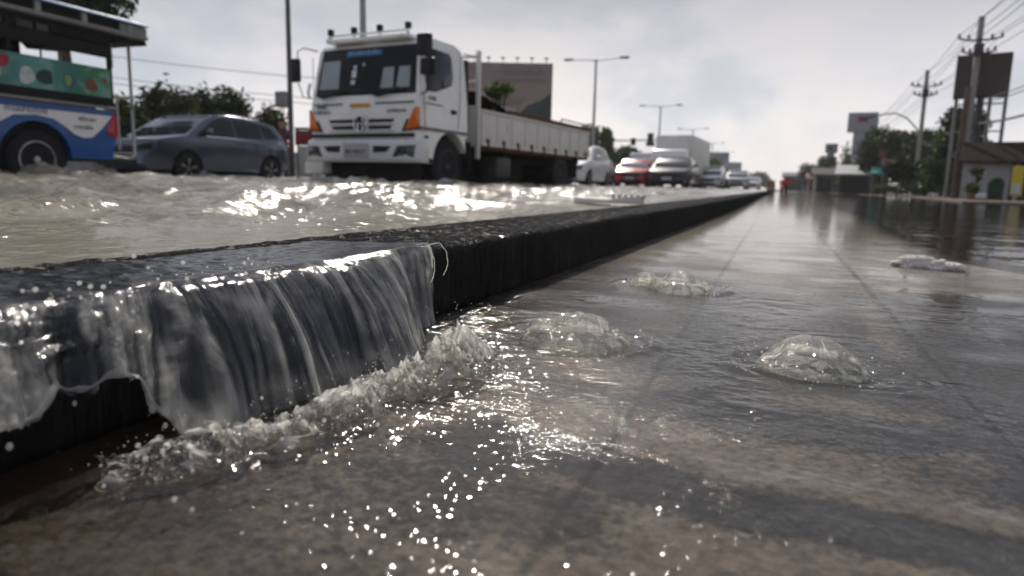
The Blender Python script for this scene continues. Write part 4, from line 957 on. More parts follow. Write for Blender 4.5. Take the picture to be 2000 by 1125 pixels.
    # cab
    c = MB(); c.prism([(yn+1.0,1.06),(yn+1.62,1.55),(yn+1.9,1.72),(3.42,1.72),(3.42,1.04)], 'x', -.80, .80); c.build('cab', M_WHITE2, t, .05)
    c = MB(); c.quad([(-.72,yn+1.08,1.16),(.72,yn+1.08,1.16),(.66,yn+1.58,1.56),(-.66,yn+1.58,1.56)], .012); c.build('windscreen', M_GLASS, t)
    for s in (1, -1):
        c = MB(); c.quad([(s*.805,yn+1.25,1.12),(s*.805,yn+1.70,1.50),(s*.805,3.3,1.58),(s*.805,3.3,1.12)], .01); c.build('cab_window', M_GLASS, t)
        c = MB(); c.prism([(s*.50,.72),(s*.76,.72),(s*.78,.90),(s*.52,.84)], 'y', yn-.01, yn+.3); c.build('headlight', M_LENS, t, .01)
    m = MB(); m.box((0,yn-.02,.70),(.95,.06,.2)); m.build('grille', M_BLACK, t, .01)
    m = MB(); m.box((0, 4.4, .45), (1.5, 5.0, .12)); m.box((0,5.885,.55),(1.66,.86,.5)); m.box((0,2.85,.55),(1.66,.86,.5)); m.build('underbody', M_CHASSIS, t)
    for s in (1, -1): m = MB(); m.box((s*.55, 5.2, 1.28), (.42,3.4,.06)); m.box((s*.55,5.2,1.1),(.38,3.3,.29)); m.build('bench', M_SEAT, t, .02)
    # rear step and ladder of white tubes
    m = MB(); wt = pm('worn_white_tube', (.40,.40,.38), .45, .2, .2, 10, 0, 40, (.10,.08,.06), 5, .5)
    for x in (.70, -.70):
        m.tube([(x,7.44,2.06),(x,7.44,.50)], .022, 8); m.tube([(x,7.02,1.28),(x,7.44,1.28)], .022, 8); m.tube([(x,7.20,1.28),(x,7.20,.55)], .018, 8)
        m.tube([(x,7.0,.46),(x,7.36,.42),(x,7.44,.50)], .024, 8); m.tube([(x,7.16,2.02),(x,7.16,1.66)], .014, 6)
    m.tube([(.70,7.44,.50),(-.70,7.44,.50)], .024, 8); m.build('rear_ladder', wt, t, smooth=True)
    m = MB(); m.box((0,7.22,.40),(1.5,.44,.035)); m.build('rear_step', M_CHASSIS, t, .01)
    return t
bus()

# ---- the queue behind the truck
car('pickup', M_BLACKP, (-8.4, 21.3, BASE), 'black car half hidden behind the bed of the white truck', face=flat_glass('sky_bright_windscreen', (.10,.16,.2), .05))  # blue sky reflection put into the windscreen's base colour
car('hatch', M_PEARL, (-6.62, 21.4, BASE+.08), 'white car whose side shows just past the tail of the white truck', spokes=6)
car('suv', M_BLACKP, (-9.3, 33.5, BASE+.05), 'dark car with pale roof between the white car and the red car', spokes=6)
car('hatch', M_RED, (-6.55, 32.6, BASE+.12), 'red hatchback facing us in the flooded queue', face=flat_glass('sky_windscreen', (.20,.26,.30), .05))  # windscreen base colour carries the reflected sky
car('sedan', M_BLACKP, (-4.42, 29.9, BASE+.1), 'black saloon facing us in front of the box truck', face=flat_glass('sky_windscreen_dark', (.05,.065,.075), .08))  # dimmer sky reflection mixed into this windscreen's colour
car('sedan', M_SILVER, (-4.25, 46.2, BASE+.1), 'nearest silver saloon in the queue right of the box truck')
car('suv', M_SILVER, (-3.15, 60, BASE+.1), 'silver crossover in the queue below the far grey billboard', group=None)
car('pickup', M_PEARL, (-5.4, 63, BASE+.4), 'white pickup with a tall cream load behind the silver saloon', 'pickup')
car('sedan', M_BLACKP, (-5.0, 57.5, BASE+.1), 'black saloon in the far queue beside the silver crossover')
car('sedan', M_PEARL, (-2.6, 80, BASE+.1), 'small far white saloon nearest to the end of the kerb')
car('suv', M_BLACKP, (-3.4, 104, BASE+.1), 'tiny far black car near the vanishing end of the queue')
car('hatch', M_SILVER, (-6.3, 88, BASE+.1), 'tiny far silver hatchback in the queue left of the small white saloon')

def box_truck(loc, label):
    t = empty('box_truck', loc, R(-3), label, 'truck')
    c = MB(); c.prism([(0,.7),(0,1.35),(.28,2.2),(.5,2.3),(1.6,2.3),(1.6,.7)], 'x', -1.0, 1.0); c.build('cab', M_WHITE, t, .05)
    c = MB(); c.quad([(-.88,.03,1.42),(.88,.03,1.42),(.82,.27,2.14),(-.82,.27,2.14)], .01); c.build('windscreen', M_GLASS, t)
    c = MB(); c.box((0,5.4,2.05),(2.2,7.4,2.3)); c.build('cargo_box', pm('box_panel', (.66,.64,.60), .5, 0, .08, 2, 0, 40, (.42,.40,.36), 1.5, .6), t, .03)
    c = MB(); c.box((0,4.6,.75),(1.0,8.6,.25)); c.box((0,.1,.6),(2.0,.3,.3)); c.build('chassis', M_CHASSIS, t)
    for s in (1, -1):
        for y in (.9, 7.0): wheel(t, s*.9, y, .45, .26, M_STEEL, 0, s)
        c = MB(); c.box((s*.75,-.02,.95),(.3,.06,.18)); c.build('headlight', M_LENS, t, .01)
    return t
box_truck((-6.1, 41.2, BASE+.1), 'box truck with a tall pale cargo box behind the black saloon')
# ================================================================== BACKGROUND
M_POLE = pm('galvanised_steel', (.30,.31,.32), .5, .4, .1, 3)
M_CONC = pm('grey_concrete', (.26,.25,.235), .85, 0, .2, 3, .2, 40, (.10,.095,.085), 2, .55)
M_DARKST = pm('dark_steel', (.05,.052,.055), .55, .3, .2, 6)
M_BARK = pm('bark', (.07,.05,.035), .9, 0, .35, 6, .5, 30)
def leafmat(name, a, b):
    t = NT(name); p = t.n('ShaderNodeBsdfPrincipled'); v = t.co()
    oi = t.n('ShaderNodeNewGeometry')
    c = t.ramp(oi.outputs['Random Per Island'], [(0, a), (.6, b), (1, tuple(min(1, x*1.6) for x in b))])
    g = t.mix(t.ramp(t.noise(v, .8, 4), [(.35, (0,0,0)), (.7, (.8,.8,.8))]), c, tuple(x*.55 for x in a))
    t.l(g, p.inputs['Base Color']); p.inputs['Roughness'].default_value = .55; p.inputs['Specular IOR Level'].default_value = .15
    tl = t.n('ShaderNodeBsdfTranslucent'); t.l(g, tl.inputs[0])
    return t.done(t.mixsh(.3, p.outputs[0], tl.outputs[0]))
M_LEAF = leafmat('dark_leaves', (.018,.032,.012), (.045,.07,.02)); M_LEAF2 = leafmat('fresh_leaves', (.035,.065,.015), (.09,.13,.025)); M_LEAF3 = leafmat('olive_leaves', (.03,.035,.014), (.07,.075,.03))
nprng = np.random.RandomState(3)
def leaves(clumps, n, size, mat, parent, name='crown', seed=0):
    """thousands of small leaf faces spread through overlapping clumps"""
    rs = np.random.RandomState(seed); cl = np.array(clumps, float)                 # x,y,z,rx,ry,rz
    wts = cl[:, 3]*cl[:, 4]*cl[:, 5]; wts = wts/wts.sum(); k = rs.choice(len(cl), n, p=wts)
    d = rs.normal(size=(n, 3)); d /= np.linalg.norm(d, axis=1)[:, None]; r = rs.rand(n)**.42
    lump = 1 + .22*np.sin(d[:, 0]*5+k)*np.cos(d[:, 2]*6+k*2) + .12*rs.normal(size=n)
    c = cl[k, :3] + d*(r*lump)[:, None]*cl[k, 3:6]
    a = rs.normal(size=(n, 3)); a /= np.linalg.norm(a, axis=1)[:, None]; b = rs.normal(size=(n, 3)); b -= a*(a*b).sum(1)[:, None]; b /= np.linalg.norm(b, axis=1)[:, None]
    s = size*rs.uniform(.6, 1.4, n)[:, None]
    V = np.stack([c-a*s, c+b*s*.42, c+a*s, c-b*s*.42], 1).reshape(-1, 3)
    return np_mesh(name, V, np.arange(4*n).reshape(-1, 4), mat, parent, smooth=False)
def tree(name, loc, h, rad, label, group=None, mat=None, n=5000, size=.12, tall=.6, seed=1, lean=0, low=.25, cat='tree'):
    t = empty(name, loc, 0, label, cat, group); rs = random.Random(seed)
    m = MB(); top = h*.72; base = h*low
    m.tube([(0,0,-.1),(lean*.3,.05,h*.25),(lean*.7,-.04,h*.5),(lean,0,top)], [rad*.075+.03,rad*.06+.02,rad*.045+.012,.02], 8)
    cl = []
    for k in range(11):
        a = 2*PI*k/11*1.618*2; hh = base + (h-base)*(.18+.74*((k*.618) % 1)); q = rad*(.62 if hh < h*.7 else .38)*rs.uniform(.7, 1.15)
        p = Vector((lean*hh/h+q*math.cos(a), q*math.sin(a), hh)); cl.append((p.x, p.y, p.z, rad*rs.uniform(.32,.52), rad*rs.uniform(.32,.52), (h-base)*rs.uniform(.15,.24)))
        b = Vector((lean*.5*hh/h, 0, max(h*.18, hh-(h-base)*.3))); m.tube([b, b.lerp(p, .55)+Vector((0,0,.05*h)), p], [rad*.03+.008, rad*.02+.006, .006], 5)
    cl.append((lean, 0, base+(h-base)*.5, rad*.55, rad*.55, (h-base)*.36))
    m.build('trunk', M_BARK, t, smooth=True); leaves(cl, n, size, mat or M_LEAF, t, 'crown', seed)
    return t
def bush(name, loc, sx, sy, h, label, mat, n=2500, size=.09, group=None, seed=1, cat='shrub'):
    t = empty(name, loc, 0, label, cat, group); rs = random.Random(seed); cl = []; m = MB()
    for k in range(max(5, int(sx*3))):
        x = (-.5+(k+.5)/max(5, int(sx*3)))*sx; z = h*rs.uniform(.35,.78); cl.append((x, rs.uniform(-.3,.3)*sy, z, sx/max(3, int(sx*2))*rs.uniform(.7,1.1), sy*.45, h*rs.uniform(.22,.4)))
        m.tube([(x*.8,0,-.05),(x,0,z)], [.03,.008], 5)
    m.build('stem', M_BARK, t, smooth=True); leaves(cl, n, size, mat, t, 'foliage', seed); return t

# ---- land on both sides
land = MB()
land.prism([(5.2,24),(5.9,30),(6.5,40),(6.2,52),(5.2,66),(4.4,90),(4.2,140),(4.4,420),(300,420),(300,10),(26,16),(12,22)], 'z', -.3, .06)
tag(land.build('verge', pm('muddy_verge', (.15,.125,.095), .9, 0, .3, .8, .2, 20)), kind='structure')
med = MB(); med.prism([(-14.9,-20),(-14.1,-20),(-14.1,420),(-14.9,420)], 'z', -.3, .30)
tag(med.build('median', M_CONC), kind='structure')
lf = MB(); lf.prism([(-300,-30),(-27,-30),(-27,420),(-300,420)], 'z', -.3, .10); tag(lf.build('far_verge', pm('far_verge_soil', (.10,.09,.06), .9, 0, .3, .5)), kind='structure')
cb = MB(); cb.prism([(-.28,-.1),(.28,-.1),(.24,.25),(.10,.45),(.08,1.05),(-.08,1.05),(-.10,.45),(-.24,.25)], 'y', 6, 48)
for k in range(14): cb.box((0, 6+3*k, .5), (.19,.03,1.08))
o = cb.build('concrete_barrier', M_CONC, None, .01); o.location = (-15.6, 0, .12); tag(o, 'weathered grey concrete barrier wall running along the median behind the cars', 'barrier')

# ---- twin-arm street lamps on the median
def lamp(label, y, first=None, x=-12.75):
    if first: t = copy_tree(first); t.location = (x, y, .1); t['label'] = label; return t
    t = empty('street_lamp', (x, y, .1), 0, label, 'street lamp', 'twin arm street lamps along the median')
    m = MB(); m.tube([(0,0,0),(0,0,4.5),(0,0,9.1)], [.13,.105,.075], 10); m.box((0,0,.2),(.4,.4,.4)); m.build('post', M_POLE, t, smooth=True)
    for s in (1, -1):
        m = MB(); m.tube([(0,0,8.95),(s*.5,0,9.05),(s*1.75,0,9.12)], [.05,.045,.04], 8); a = m.build('arm', M_POLE, t, smooth=True)
        m = MB(); m.prism([(s*1.65,9.08),(s*1.75,9.19),(s*2.3,9.2),(s*2.42,9.12),(s*2.3,9.06)], 'y', -.15, .15); m.build('lamp_head', M_DARKST, a, .02)
    return t
L1 = lamp('nearest complete twin arm street lamp beside the billboard and truck tail', 49.5)
lamp('second twin arm street lamp behind the box truck', 79, L1); lamp('third faint twin arm street lamp right of the box truck', 111, L1)
lamp('fourth very faint twin arm street lamp towards the vanishing road', 146, L1); lamp('fifth and faintest twin arm street lamp before the horizon', 180, L1)
lamp('lamp post rising out of the picture behind the truck cab roof', 19.6, L1, -12.75)

# ---- camera post with control box
t = empty('signal_post', (-12.75, 15.95, .1), 0, 'dark post carrying a grey control box beside the truck mirror', 'post')
m = MB(); m.tube([(0,0,0),(0,0,6.6)], [.075,.06], 10); m.build('post', pm('dark_grey_post', (.09,.095,.10), .5, .3), t, smooth=True)
m = MB(); m.box((-.19,-.08,2.33),(.34,.24,.42)); bx = m.build('control_box', pm('grey_box', (.24,.26,.26), .5, 0, .1), t, .015)
m = MB(); m.box((-.19,-.205,2.33),(.30,.012,.37)); m.build('door', pm('grey_box_door', (.21,.23,.23), .5), bx, .006)
m = MB(); m.tube([(-.26,-.08,2.12),(-.27,-.08,1.9),(-.22,-.08,1.78),(-.10,-.08,1.80),(-.04,-.05,2.0)], .013, 6); m.tube([(-.16,-.08,2.12),(-.20,-.08,1.92),(-.14,-.08,1.82),(-.05,-.06,1.84)], .013, 6); m.build('cable', M_BLACK, t, smooth=True)
m = MB(); m.tube([(0,0,6.5),(1.6,0,6.7)], .04, 8); m.box((1.5,-.1,6.6),(.2,.4,.2)); m.build('camera_arm', M_DARKST, t)

# ---- red hoarding on the barrier, a person waiting behind the crossover
t = empty('hoarding', (-12.7, 16.9, .1), R(8), 'dull red hoarding on a pale panel between the crossover and the truck', 'hoarding')
m = MB(); m.box((.15,0,1.36),(1.5,.06,.42)); m.build('red_panel', pm('faded_red_panel', (.20,.035,.04), .6, 0, .2, 3, 0, 40, (.08,.03,.03), 2, .55), t, .01)
m = MB(); m.box((.15,.0,1.62),(1.5,.08,.07)); m.build('cap_rail', M_DARKST, t, .008)
m = MB(); m.box((.15,.02,.58),(1.3,.07,1.10)); m.build('lower_panel', pm('pale_board', (.46,.45,.44), .6, 0, .1, 2, 0, 40, (.22,.2,.18), 2, .55), t, .01)
for x in (-.55,.85): m = MB(); m.tube([(x,.06,0),(x,.06,1.65)], .03, 8); m.build('post', M_DARKST, t)
def person(loc, rz, label):
    me = bpy.data.meshes.new('person')
    J = [('pelvis',(0,0,.90),.145),('belly',(0,.0,1.06),.14),('chest',(0,-.01,1.26),.155),('neckb',(0,0,1.40),.075),('neck',(0,-.01,1.47),.055),('chin',(0,-.02,1.53),.078),('head',(0,-.015,1.61),.098),('crown',(0,.0,1.68),.072),
         ('shl',(.17,0,1.36),.062),('ell',(.23,.02,1.10),.045),('wrl',(.21,-.12,.90),.033),('hal',(.20,-.17,.84),.036),('shr',(-.17,0,1.36),.062),('elr',(-.23,.03,1.10),.045),('wrr',(-.21,-.10,.90),.033),('har',(-.20,-.15,.84),.036),
         ('hil',(.09,0,.84),.095),('knl',(.10,-.02,.47),.062),('anl',(.10,.02,.08),.045),('tol',(.11,-.14,.03),.04),('hir',(-.09,0,.84),.095),('knr',(-.10,-.02,.47),.062),('anr',(-.10,.02,.08),.045),('tor',(-.11,-.14,.03),.04)]
    idx = {n: i for i, (n, p, r) in enumerate(J)}
    E = [('pelvis','belly'),('belly','chest'),('chest','neckb'),('neckb','neck'),('neck','chin'),('chin','head'),('head','crown'),('chest','shl'),('shl','ell'),('ell','wrl'),('wrl','hal'),('chest','shr'),('shr','elr'),('elr','wrr'),('wrr','har'),('pelvis','hil'),('hil','knl'),('knl','anl'),('anl','tol'),('pelvis','hir'),('hir','knr'),('knr','anr'),('anr','tor')]
    me.from_pydata([p for n, p, r in J], [(idx[a], idx[b]) for a, b in E], [])
    o = bpy.data.objects.new('tmp', me); COL.objects.link(o); md = o.modifiers.new('s', 'SKIN'); o.modifiers.new('u', 'SUBSURF').render_levels = 2; o.modifiers['u'].levels = 2
    for i, (n, p, r) in enumerate(J): me.skin_vertices[0].data[i].radius = (r, r)
    me.skin_vertices[0].data[0].use_root = True
    dg = bpy.context.evaluated_depsgraph_get(); nm = bpy.data.meshes.new_from_object(o.evaluated_get(dg)); bpy.data.objects.remove(o)
    t = NT('skin_and_clothes'); p = t.n('ShaderNodeBsdfPrincipled'); sp = t.n('ShaderNodeSeparateXYZ'); t.l(t.co(), sp.inputs[0])
    t.l(t.ramp(t.math('DIVIDE', sp.outputs[2], 2.0), [(0, (.03,.03,.04)), (.445, (.03,.03,.04)), (.45, (.10,.025,.03)), (.725, (.10,.025,.03)), (.73, (.30,.19,.12)), (1, (.30,.19,.12))], 'CONSTANT'), p.inputs['Base Color']); p.inputs['Roughness'].default_value = .8
    b = link('person', nm, t.done(p.outputs[0]), None, True); b.location = loc; b.rotation_euler = (0, 0, rz); tag(b, label, 'person')
    m = MB(); m.ball((0,.015,1.665), .104, 2, (.98,1.05,.80)); m.build('hair', pm('dark_hair', (.03,.024,.02), .7), b, smooth=True)
    m = MB(); m.ball((0,-.112,1.60), .018, 1, (.8,1,1.3)); m.build('nose', pm('skin', (.30,.19,.12), .6), b, smooth=True)
    m = MB(); 
    for s in (1,-1): m.ball((s*.036,-.105,1.635), .012, 1)
    m.build('eyes', pm('dark_eyes', (.02,.015,.012), .3), b, smooth=True)
    return b
person((-12.62, 15.4, .14), R(25), 'person in dark red shirt standing behind the tail of the grey crossover')

# ---- billboards
def billboard(loc, rz, w, h, z0, label, pic, legs=2, sheet=None, back=None, lamps=0, name='billboard'):
    t = empty(name, loc, rz, label, 'billboard')
    m = MB(); m.box((0,0,z0+h/2),(w,.5,h)); m.build('frame', back or M_DARKST, t, .03)
    m = MB(); m.box((0,-.27,z0+h/2),(w-.12,.03,h-.12)); p = m.build('panel', pic, t)
    for k in range(legs):
        x = (-.38+.76*k/max(1, legs-1))*w if legs > 1 else 0
        m = MB(); m.tube([(x,.1,-.3),(x,.1,z0+.2)], .14 if legs < 3 else .09, 8); m.build('leg', sheet or M_DARKST, t)
    for k in range(lamps):
        m = MB(); x = (-.42+.84*k/max(1, lamps-1))*w; m.tube([(x,-.1,z0+h),(x,-.6,z0+h+.22)], .025, 5); m.box((x,-.65,z0+h+.22),(.25,.16,.08)); m.build('flood_lamp', M_DARKST, t)
    return t, p
def pic_mat(name, stops, noisecol, ns=1.2, lo=.5):
    t = NT(name); p = t.n('ShaderNodeBsdfPrincipled'); v = t.co((1,1,1),'Generated'); sp = t.n('ShaderNodeSeparateXYZ'); t.l(v, sp.inputs[0])
    c = t.ramp(sp.outputs[2], stops); f = t.ramp(t.noise(v, ns, 3, .5, .5), [(lo, (0,0,0)), (lo+.12, (.85,.85,.85))])
    t.l(t.mix(f, c, noisecol), p.inputs['Base Color']); p.inputs['Roughness'].default_value = .5
    return t.done(p.outputs[0])
t, p = billboard((-17.0, 43.5, .1), R(20), 5.6, 3.9, 4.1, 'large billboard with a pinkish picture rising behind the truck bed', pic_mat('pink_picture', [(0, (.05,.06,.07)), (.25, (.11,.10,.09)), (.5, (.22,.17,.155)), (1, (.16,.14,.145))], (.29,.22,.19), 2.2, .52), 2, None, None, 6)
ink = pm('faded_print', (.12,.08,.09), .6)
m = MB(); m.prism([(.2,4.15),(2.74,4.15),(2.74,6.1),(2.1,5.6),(1.2,5.3)], 'y', -.292, -.286); m.build('picture_hill', pm('dark_green_print', (.035,.05,.05), .6, 0, .3, 2), p)
m = MB(); m.prism([(-2.7,4.4),(-.2,4.4),(-.6,5.6),(-1.4,6.0),(-2.7,5.9)], 'y', -.292, -.286); m.build('picture_house', pm('mauve_print', (.13,.10,.12), .6, 0, .4, 3), p)
text('บ้านสวนริมน้ำ', .42, (.9,-.30,7.35), FRONT_R, ink, p, 'picture_lettering', .002, 2.6); text('โครงการใหม่ใกล้เมือง', .34, (.8,-.30,6.85), FRONT_R, ink, p, 'picture_lettering', .002, 3.2)
billboard((-10.9, 137, .1), R(6), 4.2, 2.9, 3.9, 'distant grey billboard above the far end of the queue', pic_mat('grey_picture', [(0, (.16,.2,.22)), (.4, (.2,.23,.25)), (1, (.15,.16,.19))], (.3,.32,.34), 1.8), 2)
billboard((-10.6, 182, .1), R(4), 4.0, 2.6, 4.0, 'smaller farther grey billboard right of the distant grey one', pic_mat('grey_picture_plain', [(0, (.24,.26,.29)), (1, (.22,.24,.28))], (.28,.3,.33), 1.8), 2)
# dark roadside billboard on the right
BX, BY, BR = 8.15, 36.6, R(-16)
t, p = billboard((BX, BY, .05), BR, 2.0, 1.85, 4.45, 'dark brown billboard on tall legs behind the nearest power pole', pic_mat('dark_brown_picture', [(0, (.02,.012,.01)), (.5, (.022,.012,.009)), (1, (.03,.016,.012))], (.06,.028,.014), 1.6, .56), 1)
gl = pm('grey_leg', (.22,.22,.22), .6)
for x in (-.92,.35,.92): m = MB(); m.tube([(x,.25,0),(x,.25,4.5)], .075, 8); m.build('leg', gl, t)
m = MB()
for z in (1.9, 3.0, 4.2): m.tube([(-.92,.25,z),(.92,.25,z)], .035, 6)
m.tube([(-.92,.25,1.9),(.35,.25,3.0)], .025, 6); m.build('brace', M_POLE, t)
m = MB(); m.box((-1.0,-.02,5.37),(.05,.56,1.88)); m.build('edge_strip', pm('olive_edge', (.16,.15,.06), .6), t)
m = MB(); m.prism([(-.25,5.25),(-.1,5.25),(.2,4.95),(.15,4.85),(-.05,5.05)], 'y', -.295, -.286); m.build('picture_mark', pm('grey_print', (.05,.045,.045), .6), p)
text('อาหาร', .28, (.25,-.30,5.85), FRONT_R, pm('orange_print', (.10,.045,.015), .6), p, 'picture_lettering', .002, .62)

# ---- power poles and lines
def pole(label, x, y, h, first=None):
    if first: t = copy_tree(first); t.location = (x, y, .05); t['label'] = label; return t
    t = empty('power_pole', (x, y, .05), 0, label, 'power pole', 'concrete power poles along the right side')
    m = MB(); m.prism([(-.15,-.13),(.15,-.13),(.15,.13),(-.15,.13)], 'z', -.2, 1); m.box((0,0,h/2),(.22,.20,h)); m.build('post', M_CONC, t, .02)
    for (z, hw) in ((h*.872, .80), (h*.80, .60)):
        m = MB(); m.tube([(-hw,-.14,z+.10),(-hw*.55,-.14,z),(hw*.55,-.14,z),(hw,-.14,z+.10)], .042, 6); a = m.build('crossarm', M_DARKST, t)
        m = MB()
        for s in (1, -1):
            for q in (.55, 1.0): m.lathe([(.04,0),(.085,.04),(.05,.09),(.085,.13),(.04,.2),(.02,.24)], (s*hw*q*.98,-.14,z+.06 if q > .6 else z), 'z', 8)
        m.build('insulator', pm('brown_insulator', (.08,.06,.05), .3), a, smooth=True)
    m = MB(); m.box((0,-.1,h*.82),(.34,.3,.5)); m.build('bracket', M_DARKST, t, .02)
    return t
PH = 7.75
P1 = pole('nearest and tallest concrete power pole in front of the dark billboard', 7.66, 35.8, PH)
pole('second concrete power pole in front of the dark trees', 8.2, 50.2, PH, P1); pole('third small power pole beside the grey pylon sign', 9.2, 81, PH, P1); pole('fourth tiny far power pole near the vanishing road', 9.6, 118, PH, P1)
ppos = [(6.9, 14.0), (7.66, 35.8), (8.2, 50.2), (9.2, 81), (9.6, 118)]
m = MB()
for dx, z in ((-.78,PH*.90),(-.42,PH*.885),(.42,PH*.885),(.78,PH*.90),(-.58,PH*.83),(.58,PH*.83),(0,PH*.99)):
    for (a, b) in zip(ppos[:-1], ppos[1:]):
        m.tube([(a[0]+dx+(b[0]-a[0])*k/8, a[1]+(b[1]-a[1])*k/8, z+.05-.30*4*(k/8)*(1-k/8)) for k in range(9)], .012, 4)
tag(m.build('power_lines', M_BLACK), 'thin black power lines strung between the concrete poles', 'power lines', 'overhead lines')
m = MB()
for z in (4.3, 4.15, 3.3):
    for (a, b) in zip(ppos[:-1], ppos[1:]):
        m.tube([(a[0]+.2+(b[0]-a[0])*k/8, a[1]+(b[1]-a[1])*k/8, z-.4*4*(k/8)*(1-k/8)) for k in range(9)], .045 if z < 4 else .02, 5)
tag(m.build('phone_cables', M_BLACK), 'thick sagging phone cables slung lower on the concrete poles', 'cables', 'overhead lines')
m = MB()
for z, x0 in ((3.6,-17.5),(3.35,-17.5),(4.6,-18.5)):
    m.tube([(x0-14+k*2.2, 18+k*1.7, z+.9-.12*k+.03*(k-4)**2) for k in range(9)], .02, 4)
tag(m.build('distant_cables', pm('grey_cable', (.42,.42,.45), .7)), 'faint overhead cables crossing the sky behind the bus and the crossover', 'cables', 'overhead lines')
# side-street lamp with curved arm
t = empty('curved_lamp', (8.25, 50.8, .05), 0, 'pale lamp arm curving out left from the second power pole', 'street lamp')
m = MB(); m.tube([(0,-.2,3.9),(-.3,-.2,4.3),(-.85,-.2,4.9),(-1.5,-.2,5.2),(-2.2,-.2,5.15),(-2.7,-.2,5.02)], .05, 8); m.tube([(0,-.2,0),(0,-.2,3.9)], .06, 8); m.build('arm', M_POLE, t, smooth=True)
m = MB(); m.prism([(-3.3,4.82),(-2.6,5.0),(-2.6,5.10),(-3.25,4.98)], 'y', -.32, -.08); m.build('lamp_head', M_DARKST, t, .02)

# ---- pylon signs
def pylon(loc, w, h, head, label, mat, rz=0):
    t = empty('pylon_sign', loc, rz, label, 'pylon sign')
    m = MB(); m.box((0,0,h/2),(w*.56,.7,h)); m.build('column', mat, t, .02)
    m = MB(); m.box((0,-.03,h-head/2),(w,.9,head)); hd = m.build('sign_head', mat, t, .03)
    return t, hd
t, hd = pylon((6.6, 68.2, .05), 2.35, 7.0, 1.65, 'tall grey T shaped pylon sign with a small red emblem', pm('pylon_grey', (.25,.25,.28), .5, 0, .06, 1, 0, 40, (.16,.16,.18), .8, .6), R(-4))
m = MB()
for s in (1, -1): m.lathe([(.20,-.50),(.23,-.50),(.23,-.49),(.20,-.49)], (s*.17,0,6.45), 'y', 16)
for k in range(5): m.tube([(-.42+.21*k,-.49,6.05),(-.22+.12*k,-.49,6.35)], .035, 4)
m.build('emblem', pm('maroon_emblem', (.17,.03,.045), .5), hd)
m = MB(); m.box((.22,-.02,1.75),(1.75,.8,1.1)); m.build('lower_sign', pm('dull_pink_panel', (.22,.17,.18), .6), t, .02)
m = MB(); m.prism([(-.3,4.2),(.25,4.9),(.5,4.9),(.5,4.0),(-.3,3.6)], 'y', -.36, -.352); m.build('picture', pm('soft_grey_print', (.17,.17,.2), .6), t)
t, hd = pylon((6.35, 100.5, .05), 1.5, 6.3, 1.2, 'far sign tower with a pale square top above dark trees', pm('far_tower_grey', (.17,.18,.19), .6), R(-4))
m = MB(); m.box((-.1,-.50,5.7),(.42,.02,.42)); m.build('dark_mark', M_BLACK, hd)
m = MB(); m.box((-.7,-.2,3.5),(1.5,.6,.85)); m.box((.25,-.42,4.0),(.9,.3,1.2)); m.build('lower_sign', pm('blue_grey_sign', (.13,.15,.2), .6), t, .02)
m = MB(); m.box((-1.25,-.25,3.5),(.2,.65,.8)); m.build('red_edge', pm('maroon_edge', (.16,.04,.05), .6), t)

# ---- shops and house on the right
def shop(loc, w, d, h, label, wall, roof, rz=0, name='shop', rise=.7, cat='building', dark=True, ov=.4):
    t = empty(name, loc, rz, label, cat)
    m = MB(); m.box((0,d/2,h/2),(w,d,h)); m.build('wall', wall, t)
    m = MB(); m.prism([(-.45,h-.05),(d/2,h+rise),(d+.45,h-.05),(d+.45,h+.03),(d/2,h+rise+.1),(-.45,h+.05)], 'x', -w/2-ov, w/2+ov); m.build('roof', roof, t)
    if dark:
        m = MB(); m.box((-w*.22,-.01,h*.42),(w*.42,.06,h*.80)); m.build('door', pm('dark_opening', (.012,.011,.011), .7), t)
        m = MB(); m.box((w*.24,-.012,h*.55),(w*.34,.06,h*.42)); m.build('window', M_GLASS, t)
    return t
M_WALL = pm('white_render', (.36,.36,.39), .8, 0, .08, 1.5, 0, 40, (.33,.32,.31), 1.2, .58)
t = empty('house', (9.2, 31.9, .05), R(-12), 'low house with white wall and dark red brown tiled roof at the right edge', 'house')
m = MB(); m.box((-1.55,.1,.72),(1.55,.25,1.44)); m.build('wall', M_WALL, t, .01)
m = MB(); m.box((.6,2.2,.8),(3.6,4.2,1.6)); m.build('rear_wall', pm('dark_wall', (.06,.055,.05), .8), t)
pp = pm('pale_post', (.4,.39,.37), .7)
for x in (-.55,.15,2.2): m = MB(); m.box((x,.1,.8),(.12,.14,1.6)); m.build('post', pp, t)
m = MB(); m.prism([(-.55,1.42),(-.55,1.50),(1.6,2.35),(3.9,1.5),(3.9,1.42),(1.6,2.24)], 'x', -2.5, 3.4)
m.build('roof', pm('red_brown_tiles', (.035,.02,.019), .9, 0, .3, 4, .4, 14, (.03,.024,.022), 2, .5, 0, (1,1,1), .02), t)
m = MB(); m.prism([(-.9,1.95),(-.9,2.02),(.3,2.42),(1.8,2.02),(1.8,1.95),(.3,2.32)], 'x', .3, 3.6); m.build('upper_roof', pm('dark_roof', (.03,.027,.028), .9, spec=.02), t)
m = MB(); m.box((1.4,.15,1.83),(2.6,.06,.16)); m.build('fascia', pm('pale_fascia', (.38,.36,.34), .7), t)
shop((6.3, 60, .05), 3.4, 4, 1.5, 'dark low shop with a white and teal awning below the pylon sign', pm('shop_dark_wall', (.03,.03,.03), .8), pm('white_sheet_roof', (.5,.5,.5), .6), R(-6))
t = empty('awning', (7.35, 56.6, 1.55), R(-6), 'teal awning over the dark shop front left of the hedge', 'awning')
m = MB(); m.prism([(-.6,.0),(-.6,.06),(.9,.52),(.9,.46)], 'x', -1.0, 1.1); m.build('canopy', pm('teal_cloth', (.05,.27,.25), .6), t)
m = MB(); m.box((.05,-.6,-.05),(2.1,.02,.16)); m.build('valance', pm('teal_valance', (.04,.2,.19), .6), t)
